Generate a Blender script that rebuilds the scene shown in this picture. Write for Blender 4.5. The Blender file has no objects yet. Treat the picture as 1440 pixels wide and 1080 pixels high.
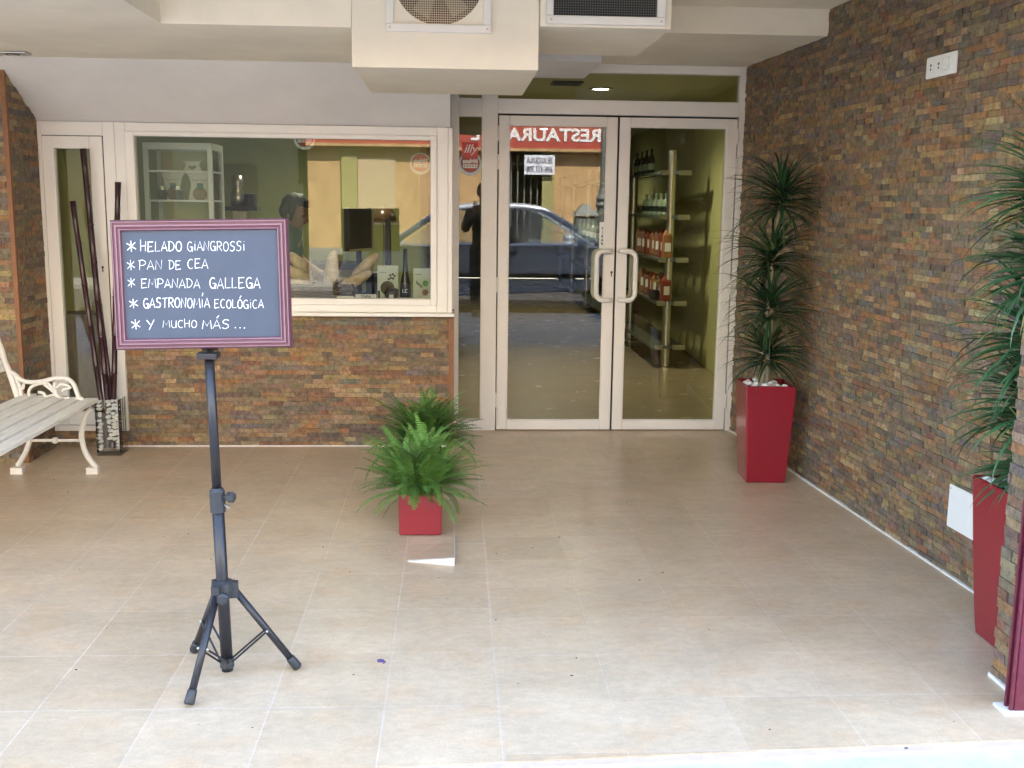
import bpy, bmesh, math, random
from mathutils import Vector, Matrix
random.seed(7)
R = math.radians
scene = bpy.context.scene
C = scene.collection

# ------------------------------------------------------------------ camera, sky, sun, exposure
cam_d = bpy.data.cameras.new("camera"); cam = bpy.data.objects.new("camera", cam_d); C.objects.link(cam)
cam_d.sensor_width = 36; cam_d.lens = 37.5; cam_d.clip_start = 0.02; cam_d.clip_end = 500
def cam_axes(yaw, pitch, roll):
    f = Vector((math.sin(yaw)*math.cos(pitch), math.cos(yaw)*math.cos(pitch), -math.sin(pitch)))
    r = Vector((math.cos(yaw), -math.sin(yaw), 0)); u = r.cross(f)
    r2 = math.cos(roll)*r + math.sin(roll)*u
    return r2, r2.cross(f), f
AX = cam_axes(R(3.215), R(9.57), R(.695))
EYE = Vector((0, 0, 1.5))
m = Matrix.Identity(4)
for i in range(3):
    m[i][0], m[i][1], m[i][2], m[i][3] = AX[0][i], AX[1][i], -AX[2][i], EYE[i]
cam.matrix_world = m
scene.camera = cam

SUN_EL, SUN_AZ = R(52), R(25)          # azimuth from +Y (behind the shop) towards +X
world = bpy.data.worlds.new("World"); scene.world = world; world.use_nodes = True
wn = world.node_tree.nodes; wl = world.node_tree.links
sky = wn.new("ShaderNodeTexSky"); sky.sky_type = 'NISHITA'; sky.sun_disc = False
sky.sun_elevation = SUN_EL; sky.sun_rotation = SUN_AZ
wl.new(sky.outputs[0], wn["Background"].inputs[0]); wn["Background"].inputs[1].default_value = 0.12
sun_d = bpy.data.lights.new("sun", 'SUN'); sun = bpy.data.objects.new("sun", sun_d); C.objects.link(sun)
sun_d.energy = 4.4; sun_d.angle = R(.5); sun_d.color = (1, .94, .86)
sd = Vector((math.sin(SUN_AZ)*math.cos(SUN_EL), math.cos(SUN_AZ)*math.cos(SUN_EL), math.sin(SUN_EL)))
sun.rotation_euler = sd.to_track_quat('Z', 'Y').to_euler(); sun.location = sd*60
scene.view_settings.view_transform = 'Standard'; scene.view_settings.look = 'None'
scene.view_settings.exposure = 4.0; scene.view_settings.gamma = 1
scene.render.engine = 'CYCLES'
scene.cycles.use_denoising = True; scene.cycles.use_adaptive_sampling = False; scene.cycles.max_bounces = 10; scene.cycles.transparent_max_bounces = 16
scene.cycles.sample_clamp_indirect = 6

# where a point of the photograph (1440 x 1080) lies in the place
def ray(p): return AX[0]*((p[0]-720)/1500) - AX[1]*((p[1]-540)/1500) + AX[2]
def on_z(p, z=0): d = ray(p); return EYE + d*((z-1.5)/d.z)
def on_y(p, y): d = ray(p); return EYE + d*(y/d.y)

# ------------------------------------------------------------------ helpers
def tag(o, label=None, cat=None, group=None, kind=None):
    if label: o["label"] = label
    if cat: o["category"] = cat
    if group: o["group"] = group
    if kind: o["kind"] = kind
    return o
def thing(name, label, cat, loc=(0, 0, 0), rz=0, group=None):
    o = bpy.data.objects.new(name, None); C.objects.link(o); o.empty_display_size = .1
    o.location = loc; o.rotation_euler = (0, 0, rz)
    return tag(o, label, cat, group)
def mesh_obj(name, me, parent=None, smooth=False):
    o = bpy.data.objects.new(name, me); C.objects.link(o)
    if parent: o.parent = parent
    if smooth:
        for p in me.polygons: p.use_smooth = True
    return o
def dup(o, parent=None):
    c = o.copy(); C.objects.link(c)
    if parent: c.parent = parent
    for ch in list(o.children): dup(ch, c)
    return c

def pane(w, a, b):
    """a glass sheet whose street side (towards -y) carries the reflecting coating"""
    k = len(w.f); w.box(a, b)
    for i in range(k, len(w.f)): w.mi[i] = 0 if i-k == 2 else 1
    return w
class MB:
    """collects shapes and links them as one mesh object"""
    def __init__(s): s.v = []; s.f = []; s.c = []; s.mi = []; s.col = None; s.m = 0
    def face(s, idx):
        s.f.append(tuple(idx)); s.c.append(s.col); s.mi.append(s.m)
    def box(s, a, b):
        x0, x1 = sorted((a[0], b[0])); y0, y1 = sorted((a[1], b[1])); z0, z1 = sorted((a[2], b[2]))
        return s.hexa([(x0,y0,z0),(x1,y0,z0),(x1,y1,z0),(x0,y1,z0),(x0,y0,z1),(x1,y0,z1),(x1,y1,z1),(x0,y1,z1)])
    def hexa(s, p):
        n = len(s.v); s.v += [tuple(q) for q in p]
        for q in ((3,2,1,0),(4,5,6,7),(0,1,5,4),(1,2,6,5),(2,3,7,6),(3,0,4,7)): s.face([n+i for i in q])
        return s
    def poly(s, pts):
        n = len(s.v); s.v += [tuple(p) for p in pts]; s.face(range(n, n+len(pts))); return s
    def prism(s, pts, d):
        """planar outline pushed along vector d"""
        n = len(s.v); k = len(pts); d = Vector(d)
        s.v += [tuple(p) for p in pts] + [tuple(Vector(p)+d) for p in pts]
        s.face(range(n+k-1, n-1, -1)); s.face(range(n+k, n+2*k))
        for i in range(k): s.face((n+i, n+(i+1) % k, n+k+(i+1) % k, n+k+i))
        return s
    def tube(s, pts, r, seg=8, cap=True, flat=None):
        """round bar along pts; r number or list; flat = (normal, factor) squashes it"""
        pts = [Vector(p) for p in pts]; k = len(pts)
        rr = r if isinstance(r, (list, tuple)) else [r]*k
        up = None; rings = []
        for i, p in enumerate(pts):
            t = (pts[min(i+1, k-1)]-pts[max(i-1, 0)]).normalized()
            if up is None:
                a = Vector((0, 0, 1)) if abs(t.z) < .9 else Vector((0, 1, 0))
                up = (a - t*a.dot(t)).normalized()
            else:
                up = up - t*up.dot(t); up.normalize()
            w = t.cross(up); n = len(s.v); rings.append(n)
            for j in range(seg):
                a = 2*math.pi*j/seg; o = up*math.cos(a)*rr[i] + w*math.sin(a)*rr[i]
                if flat: nn = Vector(flat[0]); o = o + nn*o.dot(nn)*(flat[1]-1)
                s.v.append(tuple(p+o))
        for a, b in zip(rings, rings[1:]):
            for j in range(seg): s.face((a+j, a+(j+1) % seg, b+(j+1) % seg, b+j))
        if cap:
            s.face([rings[0]+j for j in range(seg-1, -1, -1)]); s.face([rings[-1]+j for j in range(seg)])
        return s
    def lathe(s, prof, c=(0, 0, 0), seg=16, axis='z'):
        n = len(s.v); k = len(prof)
        for r, h in prof:
            for j in range(seg):
                a = 2*math.pi*j/seg; x, y = r*math.cos(a), r*math.sin(a)
                q = (x, y, h) if axis == 'z' else ((x, h, y) if axis == 'y' else (h, x, y))
                s.v.append((c[0]+q[0], c[1]+q[1], c[2]+q[2]))
        flip = axis == 'y'
        for i in range(k-1):
            for j in range(seg):
                q = (n+i*seg+j, n+i*seg+(j+1) % seg, n+(i+1)*seg+(j+1) % seg, n+(i+1)*seg+j)
                s.face(q[::-1] if flip else q)
        if prof[0][0] > 1e-6 and abs(prof[0][1]-prof[1][1]) > 1e-9: s.face([n+j for j in range(seg)][::1 if flip else -1])
        if prof[-1][0] > 1e-6 and abs(prof[-1][1]-prof[-2][1]) > 1e-9: s.face([n+(k-1)*seg+j for j in range(seg)][::-1 if flip else 1])
        return s
    def ball(s, c, r, seg=12, rings=8):
        if not isinstance(r, (tuple, list)): r = (r, r, r)
        n = len(s.v)
        for i in range(rings+1):
            a = math.pi*i/rings
            for j in range(seg):
                b = 2*math.pi*j/seg
                s.v.append((c[0]+r[0]*math.sin(a)*math.cos(b), c[1]+r[1]*math.sin(a)*math.sin(b), c[2]-r[2]*math.cos(a)))
        for i in range(rings):
            for j in range(seg):
                s.face((n+i*seg+j, n+i*seg+(j+1) % seg, n+(i+1)*seg+(j+1) % seg, n+(i+1)*seg+j))
        return s
    def mesh(s, name, mats):
        me = bpy.data.meshes.new(name); me.from_pydata(s.v, [], s.f)
        if not isinstance(mats, (list, tuple)): mats = [mats]
        for q in mats: me.materials.append(q)
        if any(s.mi): me.polygons.foreach_set("material_index", s.mi)
        if any(c is not None for c in s.c):
            at = me.color_attributes.new("tone", 'FLOAT_COLOR', 'CORNER'); buf = []
            for fc, c in zip(s.f, s.c):
                c = c or (.5, .5, .5); buf += list((c[0], c[1], c[2], 1.0))*len(fc)
            at.data.foreach_set("color", buf)
        me.update(); return me
    def build(s, name, mats, parent=None, smooth=False, bevel=0, loc=None, weld=True):
        me = s.mesh(name, mats)
        if bevel or smooth:
            bm = bmesh.new(); bm.from_mesh(me)
            if smooth and weld: bmesh.ops.remove_doubles(bm, verts=bm.verts, dist=1e-5)
            if bevel:
                bmesh.ops.bevel(bm, geom=list(bm.edges), offset=bevel, segments=2, affect='EDGES', clamp_overlap=True, profile=.5)
            bmesh.ops.recalc_face_normals(bm, faces=bm.faces)
            bm.to_mesh(me); bm.free()
        o = mesh_obj(name, me, parent, smooth)
        if loc: o.location = loc
        return o

def text_obj(name, body, size, mat, matrix, parent=None, extrude=.001, bold=0.0, align='LEFT', shear=0, sx=1.0, width=None):
    cu = bpy.data.curves.new(name, 'FONT'); cu.body = body; cu.size = size; cu.extrude = extrude
    cu.offset = bold; cu.align_x = align; cu.shear = shear; cu.resolution_u = 3
    t = bpy.data.objects.new(name, cu); C.objects.link(t)
    dg = bpy.context.evaluated_depsgraph_get(); dg.update()
    me = bpy.data.meshes.new_from_object(t.evaluated_get(dg)); bpy.data.objects.remove(t)
    me.name = name; me.materials.clear(); me.materials.append(mat)
    if width: xs = [v.co.x for v in me.vertices]; sx = width/(max(xs)-min(xs))
    me.transform(matrix @ Matrix.Diagonal((sx, 1, 1, 1)))
    return mesh_obj(name, me, parent)
def frame_mat(o, x, y):
    x = Vector(x).normalized(); y = Vector(y).normalized(); z = x.cross(y); mm = Matrix.Identity(4)
    for i in range(3): mm[i][0], mm[i][1], mm[i][2], mm[i][3] = x[i], y[i], z[i], o[i]
    return mm

# ------------------------------------------------------------------ materials
def mat(name, col, rough=.5, metal=0, spec=.5, noise=0, nscale=20, bump=0, bscale=60, coat=0, tone=False, emit=None, stretch=(1, 1, 1), alpha=1):
    M = bpy.data.materials.new(name); M.use_nodes = True; nt = M.node_tree; N = nt.nodes; L = nt.links
    b = N["Principled BSDF"]; b.inputs["Roughness"].default_value = rough; b.inputs["Metallic"].default_value = metal
    b.inputs["Specular IOR Level"].default_value = spec; b.inputs["Coat Weight"].default_value = coat
    b.inputs["Alpha"].default_value = alpha
    src = None; tc = N.new("ShaderNodeTexCoord"); mp = N.new("ShaderNodeMapping"); mp.inputs["Scale"].default_value = stretch
    L.new(tc.outputs["Object"], mp.inputs[0])
    if tone:
        at = N.new("ShaderNodeAttribute"); at.attribute_name = "tone"; src = at.outputs["Color"]
    if noise:
        nz = N.new("ShaderNodeTexNoise"); nz.inputs["Scale"].default_value = nscale; nz.inputs["Detail"].default_value = 8
        nz.inputs["Roughness"].default_value = .65; L.new(mp.outputs[0], nz.inputs["Vector"])
        mx = N.new("ShaderNodeMix"); mx.data_type = 'RGBA'; mx.blend_type = 'MULTIPLY'; mx.inputs[0].default_value = 1
        rp = N.new("ShaderNodeMapRange"); rp.inputs[1].default_value = .25; rp.inputs[2].default_value = .75
        rp.inputs[3].default_value = 1-noise; rp.inputs[4].default_value = 1+noise
        L.new(nz.outputs["Fac"], rp.inputs[0]); L.new(rp.outputs[0], mx.inputs[7])
        if src: L.new(src, mx.inputs[6])
        else: mx.inputs[6].default_value = (*col, 1)
        src = mx.outputs[2]
    if src: L.new(src, b.inputs["Base Color"])
    else: b.inputs["Base Color"].default_value = (*col, 1)
    if bump:
        nb = N.new("ShaderNodeTexNoise"); nb.inputs["Scale"].default_value = bscale; nb.inputs["Detail"].default_value = 6
        L.new(mp.outputs[0], nb.inputs["Vector"])
        bp = N.new("ShaderNodeBump"); bp.inputs["Strength"].default_value = bump; bp.inputs["Distance"].default_value = .01
        L.new(nb.outputs["Fac"], bp.inputs["Height"]); L.new(bp.outputs[0], b.inputs["Normal"])
    if emit: b.inputs["Emission Color"].default_value = (*emit[0], 1); b.inputs["Emission Strength"].default_value = emit[1]
    return M
def glass(name, tint, refl, rough=0.0):
    M = bpy.data.materials.new(name); M.use_nodes = True; nt = M.node_tree; N = nt.nodes; L = nt.links
    N.remove(N["Principled BSDF"]); out = N["Material Output"]
    tr = N.new("ShaderNodeBsdfTransparent"); tr.inputs[0].default_value = (*tint, 1)
    gl = N.new("ShaderNodeBsdfGlossy"); gl.inputs["Roughness"].default_value = rough; gl.inputs[0].default_value = (1, 1, 1, 1)
    fr = N.new("ShaderNodeFresnel"); fr.inputs[0].default_value = 1.5
    mr = N.new("ShaderNodeMapRange"); mr.inputs[1].default_value = .04; mr.inputs[2].default_value = 1
    mr.inputs[3].default_value = refl; mr.inputs[4].default_value = 1
    L.new(fr.outputs[0], mr.inputs[0]); mx = N.new("ShaderNodeMixShader")
    L.new(mr.outputs[0], mx.inputs[0]); L.new(tr.outputs[0], mx.inputs[1]); L.new(gl.outputs[0], mx.inputs[2])
    L.new(mx.outputs[0], out.inputs[0]); return M
def tile_mat(name, c1, c2, grout, sx, sy, ox, oy, rough=.34, mortar=.0068):
    M = bpy.data.materials.new(name); M.use_nodes = True; nt = M.node_tree; N = nt.nodes; L = nt.links; b = N["Principled BSDF"]
    tc = N.new("ShaderNodeTexCoord"); mp = N.new("ShaderNodeMapping"); mp.inputs["Location"].default_value = (-ox, -oy, 0)
    L.new(tc.outputs["Object"], mp.inputs[0])
    br = N.new("ShaderNodeTexBrick"); br.offset = 0; br.offset_frequency = 1; br.squash = 1
    br.inputs["Scale"].default_value = 1; br.inputs["Brick Width"].default_value = sx; br.inputs["Row Height"].default_value = sy
    br.inputs["Mortar Size"].default_value = mortar/2; br.inputs["Mortar Smooth"].default_value = .3
    br.inputs["Color1"].default_value = (*c1, 1); br.inputs["Color2"].default_value = (*c2, 1)
    gn = N.new("ShaderNodeTexNoise"); gn.inputs["Scale"].default_value = 1.7; gn.inputs["Detail"].default_value = 3; L.new(tc.outputs["Object"], gn.inputs["Vector"])
    gr = N.new("ShaderNodeMapRange"); gr.inputs[1].default_value = .40; gr.inputs[2].default_value = .66; gr.inputs[3].default_value = .55; L.new(gn.outputs["Fac"], gr.inputs[0])
    gm = N.new("ShaderNodeMix"); gm.data_type = 'RGBA'; gm.inputs[6].default_value = (*[q*.93 for q in c1], 1); gm.inputs[7].default_value = (*grout, 1)
    L.new(gr.outputs[0], gm.inputs[0]); L.new(gm.outputs[2], br.inputs["Mortar"])
    L.new(mp.outputs[0], br.inputs["Vector"])
    m2 = N.new("ShaderNodeMapping"); m2.inputs["Scale"].default_value = (.85, 1.2, 1); L.new(tc.outputs["Object"], m2.inputs[0])
    col = br.outputs["Color"]
    for sc, lo, hi, det in ((3.2, .87, 1.10, 7), (26, .86, 1.10, 8), (140, .92, 1.07, 2)):
        nz = N.new("ShaderNodeTexNoise"); nz.inputs["Scale"].default_value = sc; nz.inputs["Detail"].default_value = det
        nz.inputs["Roughness"].default_value = .7; nz.inputs["Distortion"].default_value = .25; L.new(m2.outputs[0], nz.inputs["Vector"])
        mr = N.new("ShaderNodeMapRange"); mr.inputs[1].default_value = .3; mr.inputs[2].default_value = .7
        mr.inputs[3].default_value = lo; mr.inputs[4].default_value = hi; L.new(nz.outputs["Fac"], mr.inputs[0])
        mx = N.new("ShaderNodeMix"); mx.data_type = 'RGBA'; mx.blend_type = 'MULTIPLY'; mx.inputs[0].default_value = 1
        L.new(col, mx.inputs[6]); L.new(mr.outputs[0], mx.inputs[7]); col = mx.outputs[2]
    # warm stains
    nz = N.new("ShaderNodeTexNoise"); nz.inputs["Scale"].default_value = 6; nz.inputs["Detail"].default_value = 6; L.new(m2.outputs[0], nz.inputs["Vector"])
    mr = N.new("ShaderNodeMapRange"); mr.inputs[1].default_value = .5; mr.inputs[2].default_value = .75; mr.inputs[4].default_value = .55
    L.new(nz.outputs["Fac"], mr.inputs[0]); mx = N.new("ShaderNodeMix"); mx.data_type = 'RGBA'; mx.blend_type = 'MULTIPLY'
    mx.inputs[7].default_value = (1, .84, .68, 1); L.new(mr.outputs[0], mx.inputs[0]); L.new(col, mx.inputs[6])
    L.new(mx.outputs[2], b.inputs["Base Color"])
    r2 = N.new("ShaderNodeMapRange"); r2.inputs[3].default_value = rough-.06; r2.inputs[4].default_value = rough+.14
    L.new(nz.outputs["Fac"], r2.inputs[0]); L.new(r2.outputs[0], b.inputs["Roughness"])
    bp = N.new("ShaderNodeBump"); bp.inputs["Strength"].default_value = .35; bp.inputs["Distance"].default_value = .003; bp.invert = True
    L.new(br.outputs["Fac"], bp.inputs["Height"]); L.new(bp.outputs[0], b.inputs["Normal"])
    return M

m_tile = tile_mat("beige_tile", (.60, .468, .315), (.545, .418, .272), (.66, .55, .43), .343, .392, -.203, 3.03)
m_tile2 = tile_mat("beige_tile_entrance", (.60, .468, .315), (.545, .418, .272), (.63, .51, .385), .343, .326, .145, 3.06, rough=.3)
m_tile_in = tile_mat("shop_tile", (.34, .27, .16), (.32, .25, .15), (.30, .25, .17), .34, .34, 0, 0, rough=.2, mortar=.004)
m_stone = mat("slate_mosaic", (.3, .2, .1), rough=.75, tone=True, noise=.55, nscale=38, bump=.8, bscale=80)
m_mortar = mat("stone_backing", (.17, .14, .105), rough=.9, noise=.3, nscale=40)
m_trim = mat("terracotta_trim", (.24, .105, .045), rough=.6, noise=.2)
m_plaster = mat("white_plaster", (.76, .73, .69), rough=.85, noise=.10, nscale=1.6, bump=.08, bscale=120)
m_cream = mat("cream_plaster", (.83, .76, .62), rough=.8, noise=.09, nscale=2.2, bump=.05, bscale=150)
m_alu = mat("white_lacquered_aluminium", (.78, .755, .70), rough=.38, noise=.03, nscale=5)
m_gap = mat("black_rubber_seal", (.02, .02, .02), rough=.8)
m_glass = glass("shop_glass", (.71, .73, .66), .055); m_glass_in = glass("shop_glass_inner_face", (.98, .98, .97), .0)
m_clear = glass("clear_glass", (.975, .985, .975), .045)
m_carglass = glass("car_glass", (.80, .83, .82), .10)
m_red = mat("red_lacquer", (.235, .009, .020), rough=.26, noise=.06, nscale=6, coat=.3)
m_redin = mat("dark_planter_inside", (.02, .02, .022), rough=.7)
m_peb = mat("white_pebble", (.78, .76, .71), rough=.6, noise=.12, nscale=30)
m_fern = mat("fern_green", (.07, .2, .02), rough=.5, tone=True, noise=.15, nscale=30)
m_drac = mat("dracaena_green", (.03, .09, .03), rough=.32, tone=True)
m_stem = mat("pale_stem", (.30, .25, .16), rough=.8, noise=.3, nscale=60)
m_bench = mat("white_bench_paint", (.78, .74, .65), rough=.5, noise=.1, nscale=25, bump=.1)
m_slat = mat("worn_white_wood", (.80, .765, .67), rough=.6, noise=.22, nscale=18, stretch=(8, .5, 8), bump=.2)
m_bamboo = mat("dark_bamboo", (.035, .010, .014), rough=.28, noise=.5, nscale=12)
m_black = mat("black_metal", (.018, .018, .022), rough=.38, noise=.1)
m_blackplastic = mat("black_plastic", (.03, .032, .036), rough=.5)
m_steel = mat("brushed_steel", (.55, .54, .50), rough=.3, metal=1)
m_board = mat("sky_tinted_slate", (.047, .061, .086), rough=.62, noise=.14, nscale=5)  # blue of the mirrored sky is mixed into this base colour
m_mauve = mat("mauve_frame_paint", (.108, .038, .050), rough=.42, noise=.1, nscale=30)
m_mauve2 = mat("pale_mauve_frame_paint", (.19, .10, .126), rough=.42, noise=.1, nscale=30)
m_chalk = mat("white_chalk_pen", (.85, .87, .88), rough=.8)
m_maroon = mat("maroon_paint", (.12, .016, .032), rough=.4, noise=.35, nscale=40)
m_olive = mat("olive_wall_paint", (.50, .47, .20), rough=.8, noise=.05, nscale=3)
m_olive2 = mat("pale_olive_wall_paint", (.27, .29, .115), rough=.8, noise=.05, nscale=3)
m_inceil = mat("shop_ceiling_paint", (.50, .49, .30), rough=.85)
m_wood = mat("counter_wood", (.26, .17, .09), rough=.5, noise=.3, nscale=10, stretch=(1, 8, 8))
m_white = mat("white_card", (.78, .78, .74), rough=.6)
m_dark = mat("dark_fitting", (.04, .04, .04), rough=.6)
m_pave = mat("pale_pavement", (.50, .475, .455), rough=.85, noise=.2, nscale=8, bump=.2)
m_kerb = mat("pinkish_threshold_stone", (.58, .46, .38), rough=.6, noise=.15, nscale=14)
m_road = mat("asphalt", (.05, .05, .05), rough=.9, noise=.3, nscale=30, bump=.3)
m_ground = mat("far_ground", (.2, .19, .17), rough=.95, noise=.2, nscale=.5)
m_ochre = mat("ochre_render", (.50, .32, .145), rough=.85, noise=.3, nscale=3.5)
m_upper = mat("pale_upper_render", (.56, .49, .38), rough=.85, noise=.1, nscale=2)
m_ochre2 = mat("olive_render", (.34, .31, .12), rough=.85, noise=.1, nscale=3)
m_sign = mat("red_sign_board", (.40, .065, .04), rough=.6)
m_letter = mat("white_sign_letters", (.82, .80, .76), rough=.6)
m_plinth = mat("grey_plinth_stone", (.22, .22, .20), rough=.8, noise=.2)

# ------------------------------------------------------------------ setting
YD, YW, XL = 7.04, 6.54, -2.43
def wall_x(y): return 1.885 + (7.04-y)*.0623
def struct(name, mb, mats, **k): return tag(mb.build(name, mats, **k), kind="structure")
struct("ground", MB().poly([(-200, -200, -.30), (200, -200, -.30), (200, 200, -.30), (-200, 200, -.30)]), m_ground)
struct("road", MB().box((-60, -6.2, -.25), (60, -.9, -.07)), m_road)
struct("pavement", MB().box((-60, -.9, -.2), (60, 2.55, -.012)).prism([(-60, 2.55, -.2), (60, 2.55, -.2), (60, 2.745, -.2), (1.75, 2.745, -.2), (-.2, 2.645, -.2), (-60, 2.645, -.2)], (0, 0, .188)), m_pave)
struct("far_pavement", MB().box((-60, -8.0, -.2), (60, -6.2, .0)), m_plinth)
struct("threshold_strip", MB().prism([(-4.2, 2.646, -.2), (-.2, 2.646, -.2), (1.75, 2.746, -.2), (1.75, 2.776, -.2), (-.2, 2.676, -.2), (-4.2, 2.676, -.2)], (0, 0, .197)), m_kerb)
struct("floor", MB().prism([(-4.2, 2.677, -.2), (-.2, 2.677, -.2), (.145, 2.6945, -.2), (.145, 7.1, -.2), (-4.2, 7.1, -.2)], (0, 0, .2)), m_tile)
struct("entrance_floor", MB().prism([(.1451, 2.6946, -.2), (1.75, 2.777, -.2), (2.4, 2.777, -.2), (2.4, 7.02, -.2), (.1451, 7.02, -.2)], (0, 0, .2)), m_tile2)
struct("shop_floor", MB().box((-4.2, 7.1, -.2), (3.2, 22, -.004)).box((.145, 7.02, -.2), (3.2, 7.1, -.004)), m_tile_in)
# ceiling of the recess: stepped plaster slabs
cl = MB()
cl.box((-4.2, 2.95, 2.24), (-1.245, 6.0, 3.0))                 # low left ceiling
cl.box((-1.245, 4.80, 2.24), (-.44, 6.0, 3.0))                 # low back ceiling with its step face
cl.box((-.44, 5.901, 2.24), (-.019, 6.0, 3.0))
cl.box((-1.245, 2.95, 3.0), (.945, 7.1, 3.1))                  # high middle ceiling
cl.box((.945, 2.95, 2.525), (2.6, 5.73, 3.0))                  # right ceiling
cl.box((-.018, 5.73, 2.39), (2.6, 7.1, 2.995))                 # lower ceiling over the doors
struct("ceiling", cl, m_cream)
struct("sloped_soffit", MB().prism([(-4.2, 6.54, 1.945), (-4.2, 6.0, 2.239), (-4.2, 6.0, 2.99), (-4.2, 7.1, 2.99), (-4.2, 7.1, 1.945)], (4.18, 0, 0)), m_plaster)
struct("entrance_soffit", MB().box((.40, 6.18, 2.295), (.829, 7.0, 2.389)), m_plaster)
# unseen storeys above and beside the recess, added to keep the sun out
sh = MB()
sh.box((-14, 2.95, 3.1), (14, 23, 7.4)); sh.box((-4.4, 2.95, 0), (-4.2, 7.0, 3.1)); sh.box((-14, 2.95, 0), (-4.4, 3.2, 3.1))
sh.box((2.6, 2.95, 0), (14, 3.2, 3.1)); sh.box((-4.2, 2.95, 2.36), (2.6, 3.1, 3.1))
struct("unseen_storeys", sh, m_plaster)
# the shop interior
ri = MB()
ri.box((-4.3, 7.1, 0), (-4.2, 22, 2.6)); ri.box((-4.3, 22, 0), (3.3, 22.1, 2.6))
ri.prism([(2.27, 7.1, 0), (2.60, 14.97, 0), (2.9, 22, 0), (3.2, 22, 0), (3.2, 7.1, 0)], (0, 0, 2.6))
ri.box((1.90, 7.1, 0), (2.27, 7.2, 2.6))
struct("shop_wall", ri, m_olive)
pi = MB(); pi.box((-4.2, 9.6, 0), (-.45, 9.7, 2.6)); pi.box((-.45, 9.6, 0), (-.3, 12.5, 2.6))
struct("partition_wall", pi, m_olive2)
struct("shop_ceiling", MB().box((-4.2, 7.1, 2.5), (3.3, 22, 2.6)), m_inceil)

# ------------------------------------------------------------------ stone cladding
STONES = [((.175, .13, .09), 5), ((.21, .155, .10), 5), ((.135, .11, .085), 3), ((.26, .19, .115), 4), ((.29, .175, .085), 3.5), ((.33, .165, .065), 2.5),
          ((.36, .24, .11), 2.5), ((.24, .12, .065), 2), ((.41, .30, .155), 1.4), ((.165, .15, .135), 2.2)]
def stone_tone(warm=0):
    w = [s[1]*(1+warm if s[0][0] > 1.6*s[0][2] else 1) for s in STONES]
    c = random.choices([s[0] for s in STONES], w)[0]; k = random.uniform(.85, 1.18); b = (.23, .165, .10)
    return tuple((x*.78+y*.22)*.88*k for x, y in zip(c, b))
def cladding(mb, o, u, W, H, n, row=.03, lens=(.06, .13), warm=0, gap=.0015, z0=0):
    """split-face stones on a wall: o lower corner, u horizontal unit vector, n outward normal"""
    o = Vector(o); u = Vector(u); n = Vector(n); z = z0
    up = Vector((0, 0, 1))
    rows = int(round((H-z0)/row)); rh = (H-z0)/rows
    for r in range(rows):
        x = -random.uniform(0, lens[1])
        run = stone_tone(warm)
        while x < W:
            l = random.uniform(*lens); a, b = max(x, 0)+gap/2, min(x+l, W)-gap/2
            x += l
            if b-a < .006: continue
            if random.random() < .72: run = stone_tone(warm)
            mb.col = tuple(q*random.uniform(.9, 1.1) for q in run)
            d = random.uniform(.001, .0095); j = lambda: random.uniform(-.0012, .0012)
            p = [o+u*a+up*(z+gap/2), o+u*b+up*(z+gap/2), o+u*b+up*(z+rh-gap/2), o+u*a+up*(z+rh-gap/2)]
            q = [v+n*(d+j()*1.5)+u*j()+up*j()*.6 for v in p]
            k = len(mb.v); mb.v += [tuple(v) for v in p+q]
            for f in ((4, 5, 6, 7), (0, 1, 5, 4), (1, 2, 6, 5), (2, 3, 7, 6), (3, 0, 4, 7)): mb.face([k+i for i in f])
        z += rh
    mb.col = None
# right wall
t = thing("stone_clad_wall", "long wall of small brown and rust slate stones, right of the glass doors", "wall", (2.0, 5, 0))
a = Vector((wall_x(7.1), 7.1, 0)); b = Vector((wall_x(3.19), 3.19, 0)); u = (b-a).normalized(); n = Vector((-u.y, u.x, 0))
if n.x > 0: n = -n
def child(o, par):
    o.parent = par; o.matrix_parent_inverse = par.matrix_basis.inverted(); return o
w = MB(); w.prism([a, b, b-n*.3, a-n*.3], (0, 0, 3.0)); child(w.build("wall_core", m_mortar), t)
w = MB(); cladding(w, a, u, (b-a).length, 2.75, n, row=.0265, lens=(.045, .095), warm=.15); child(w.build("stone_facing", m_stone), t)
w = MB(); w.prism([a+n*.001, b+n*.001, b+n*.016, a+n*.016], (0, 0, .008)); child(w.build("grout_line", m_peb), t)
# low wall under the display window
t = thing("stone_clad_wall", "low wall of rust and grey slate stones under the display window", "wall", (-1, 6.6, 0))
w = MB().box((XL, 6.55, 0), (-.006, 7.03, .815)); child(w.build("wall_core", m_mortar), t)
w = MB(); cladding(w, (-2.0, 6.55, 0), (1, 0, 0), 1.975, .815, (0, -1, 0), row=.0285, lens=(.05, .13), warm=1.0)
cladding(w, (-2.43, 6.55, 0), (1, 0, 0), .43, .10, (0, -1, 0), row=.0285, lens=(.05, .13), warm=.4)
cladding(w, (-.006, 6.55, 0), (0, 1, 0), .48, .815, (1, 0, 0), row=.0285, lens=(.05, .13), warm=.5)
child(w.build("stone_facing", m_stone), t)
w = MB().box((-.026, 6.535, 0), (.006, 6.549, .815)); child(w.build("corner_trim", m_trim), t)
w = MB().box((-2.0, 6.53, 0), (-.03, 6.54, .006)); child(w.build("grout_line", m_peb), t)
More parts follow.
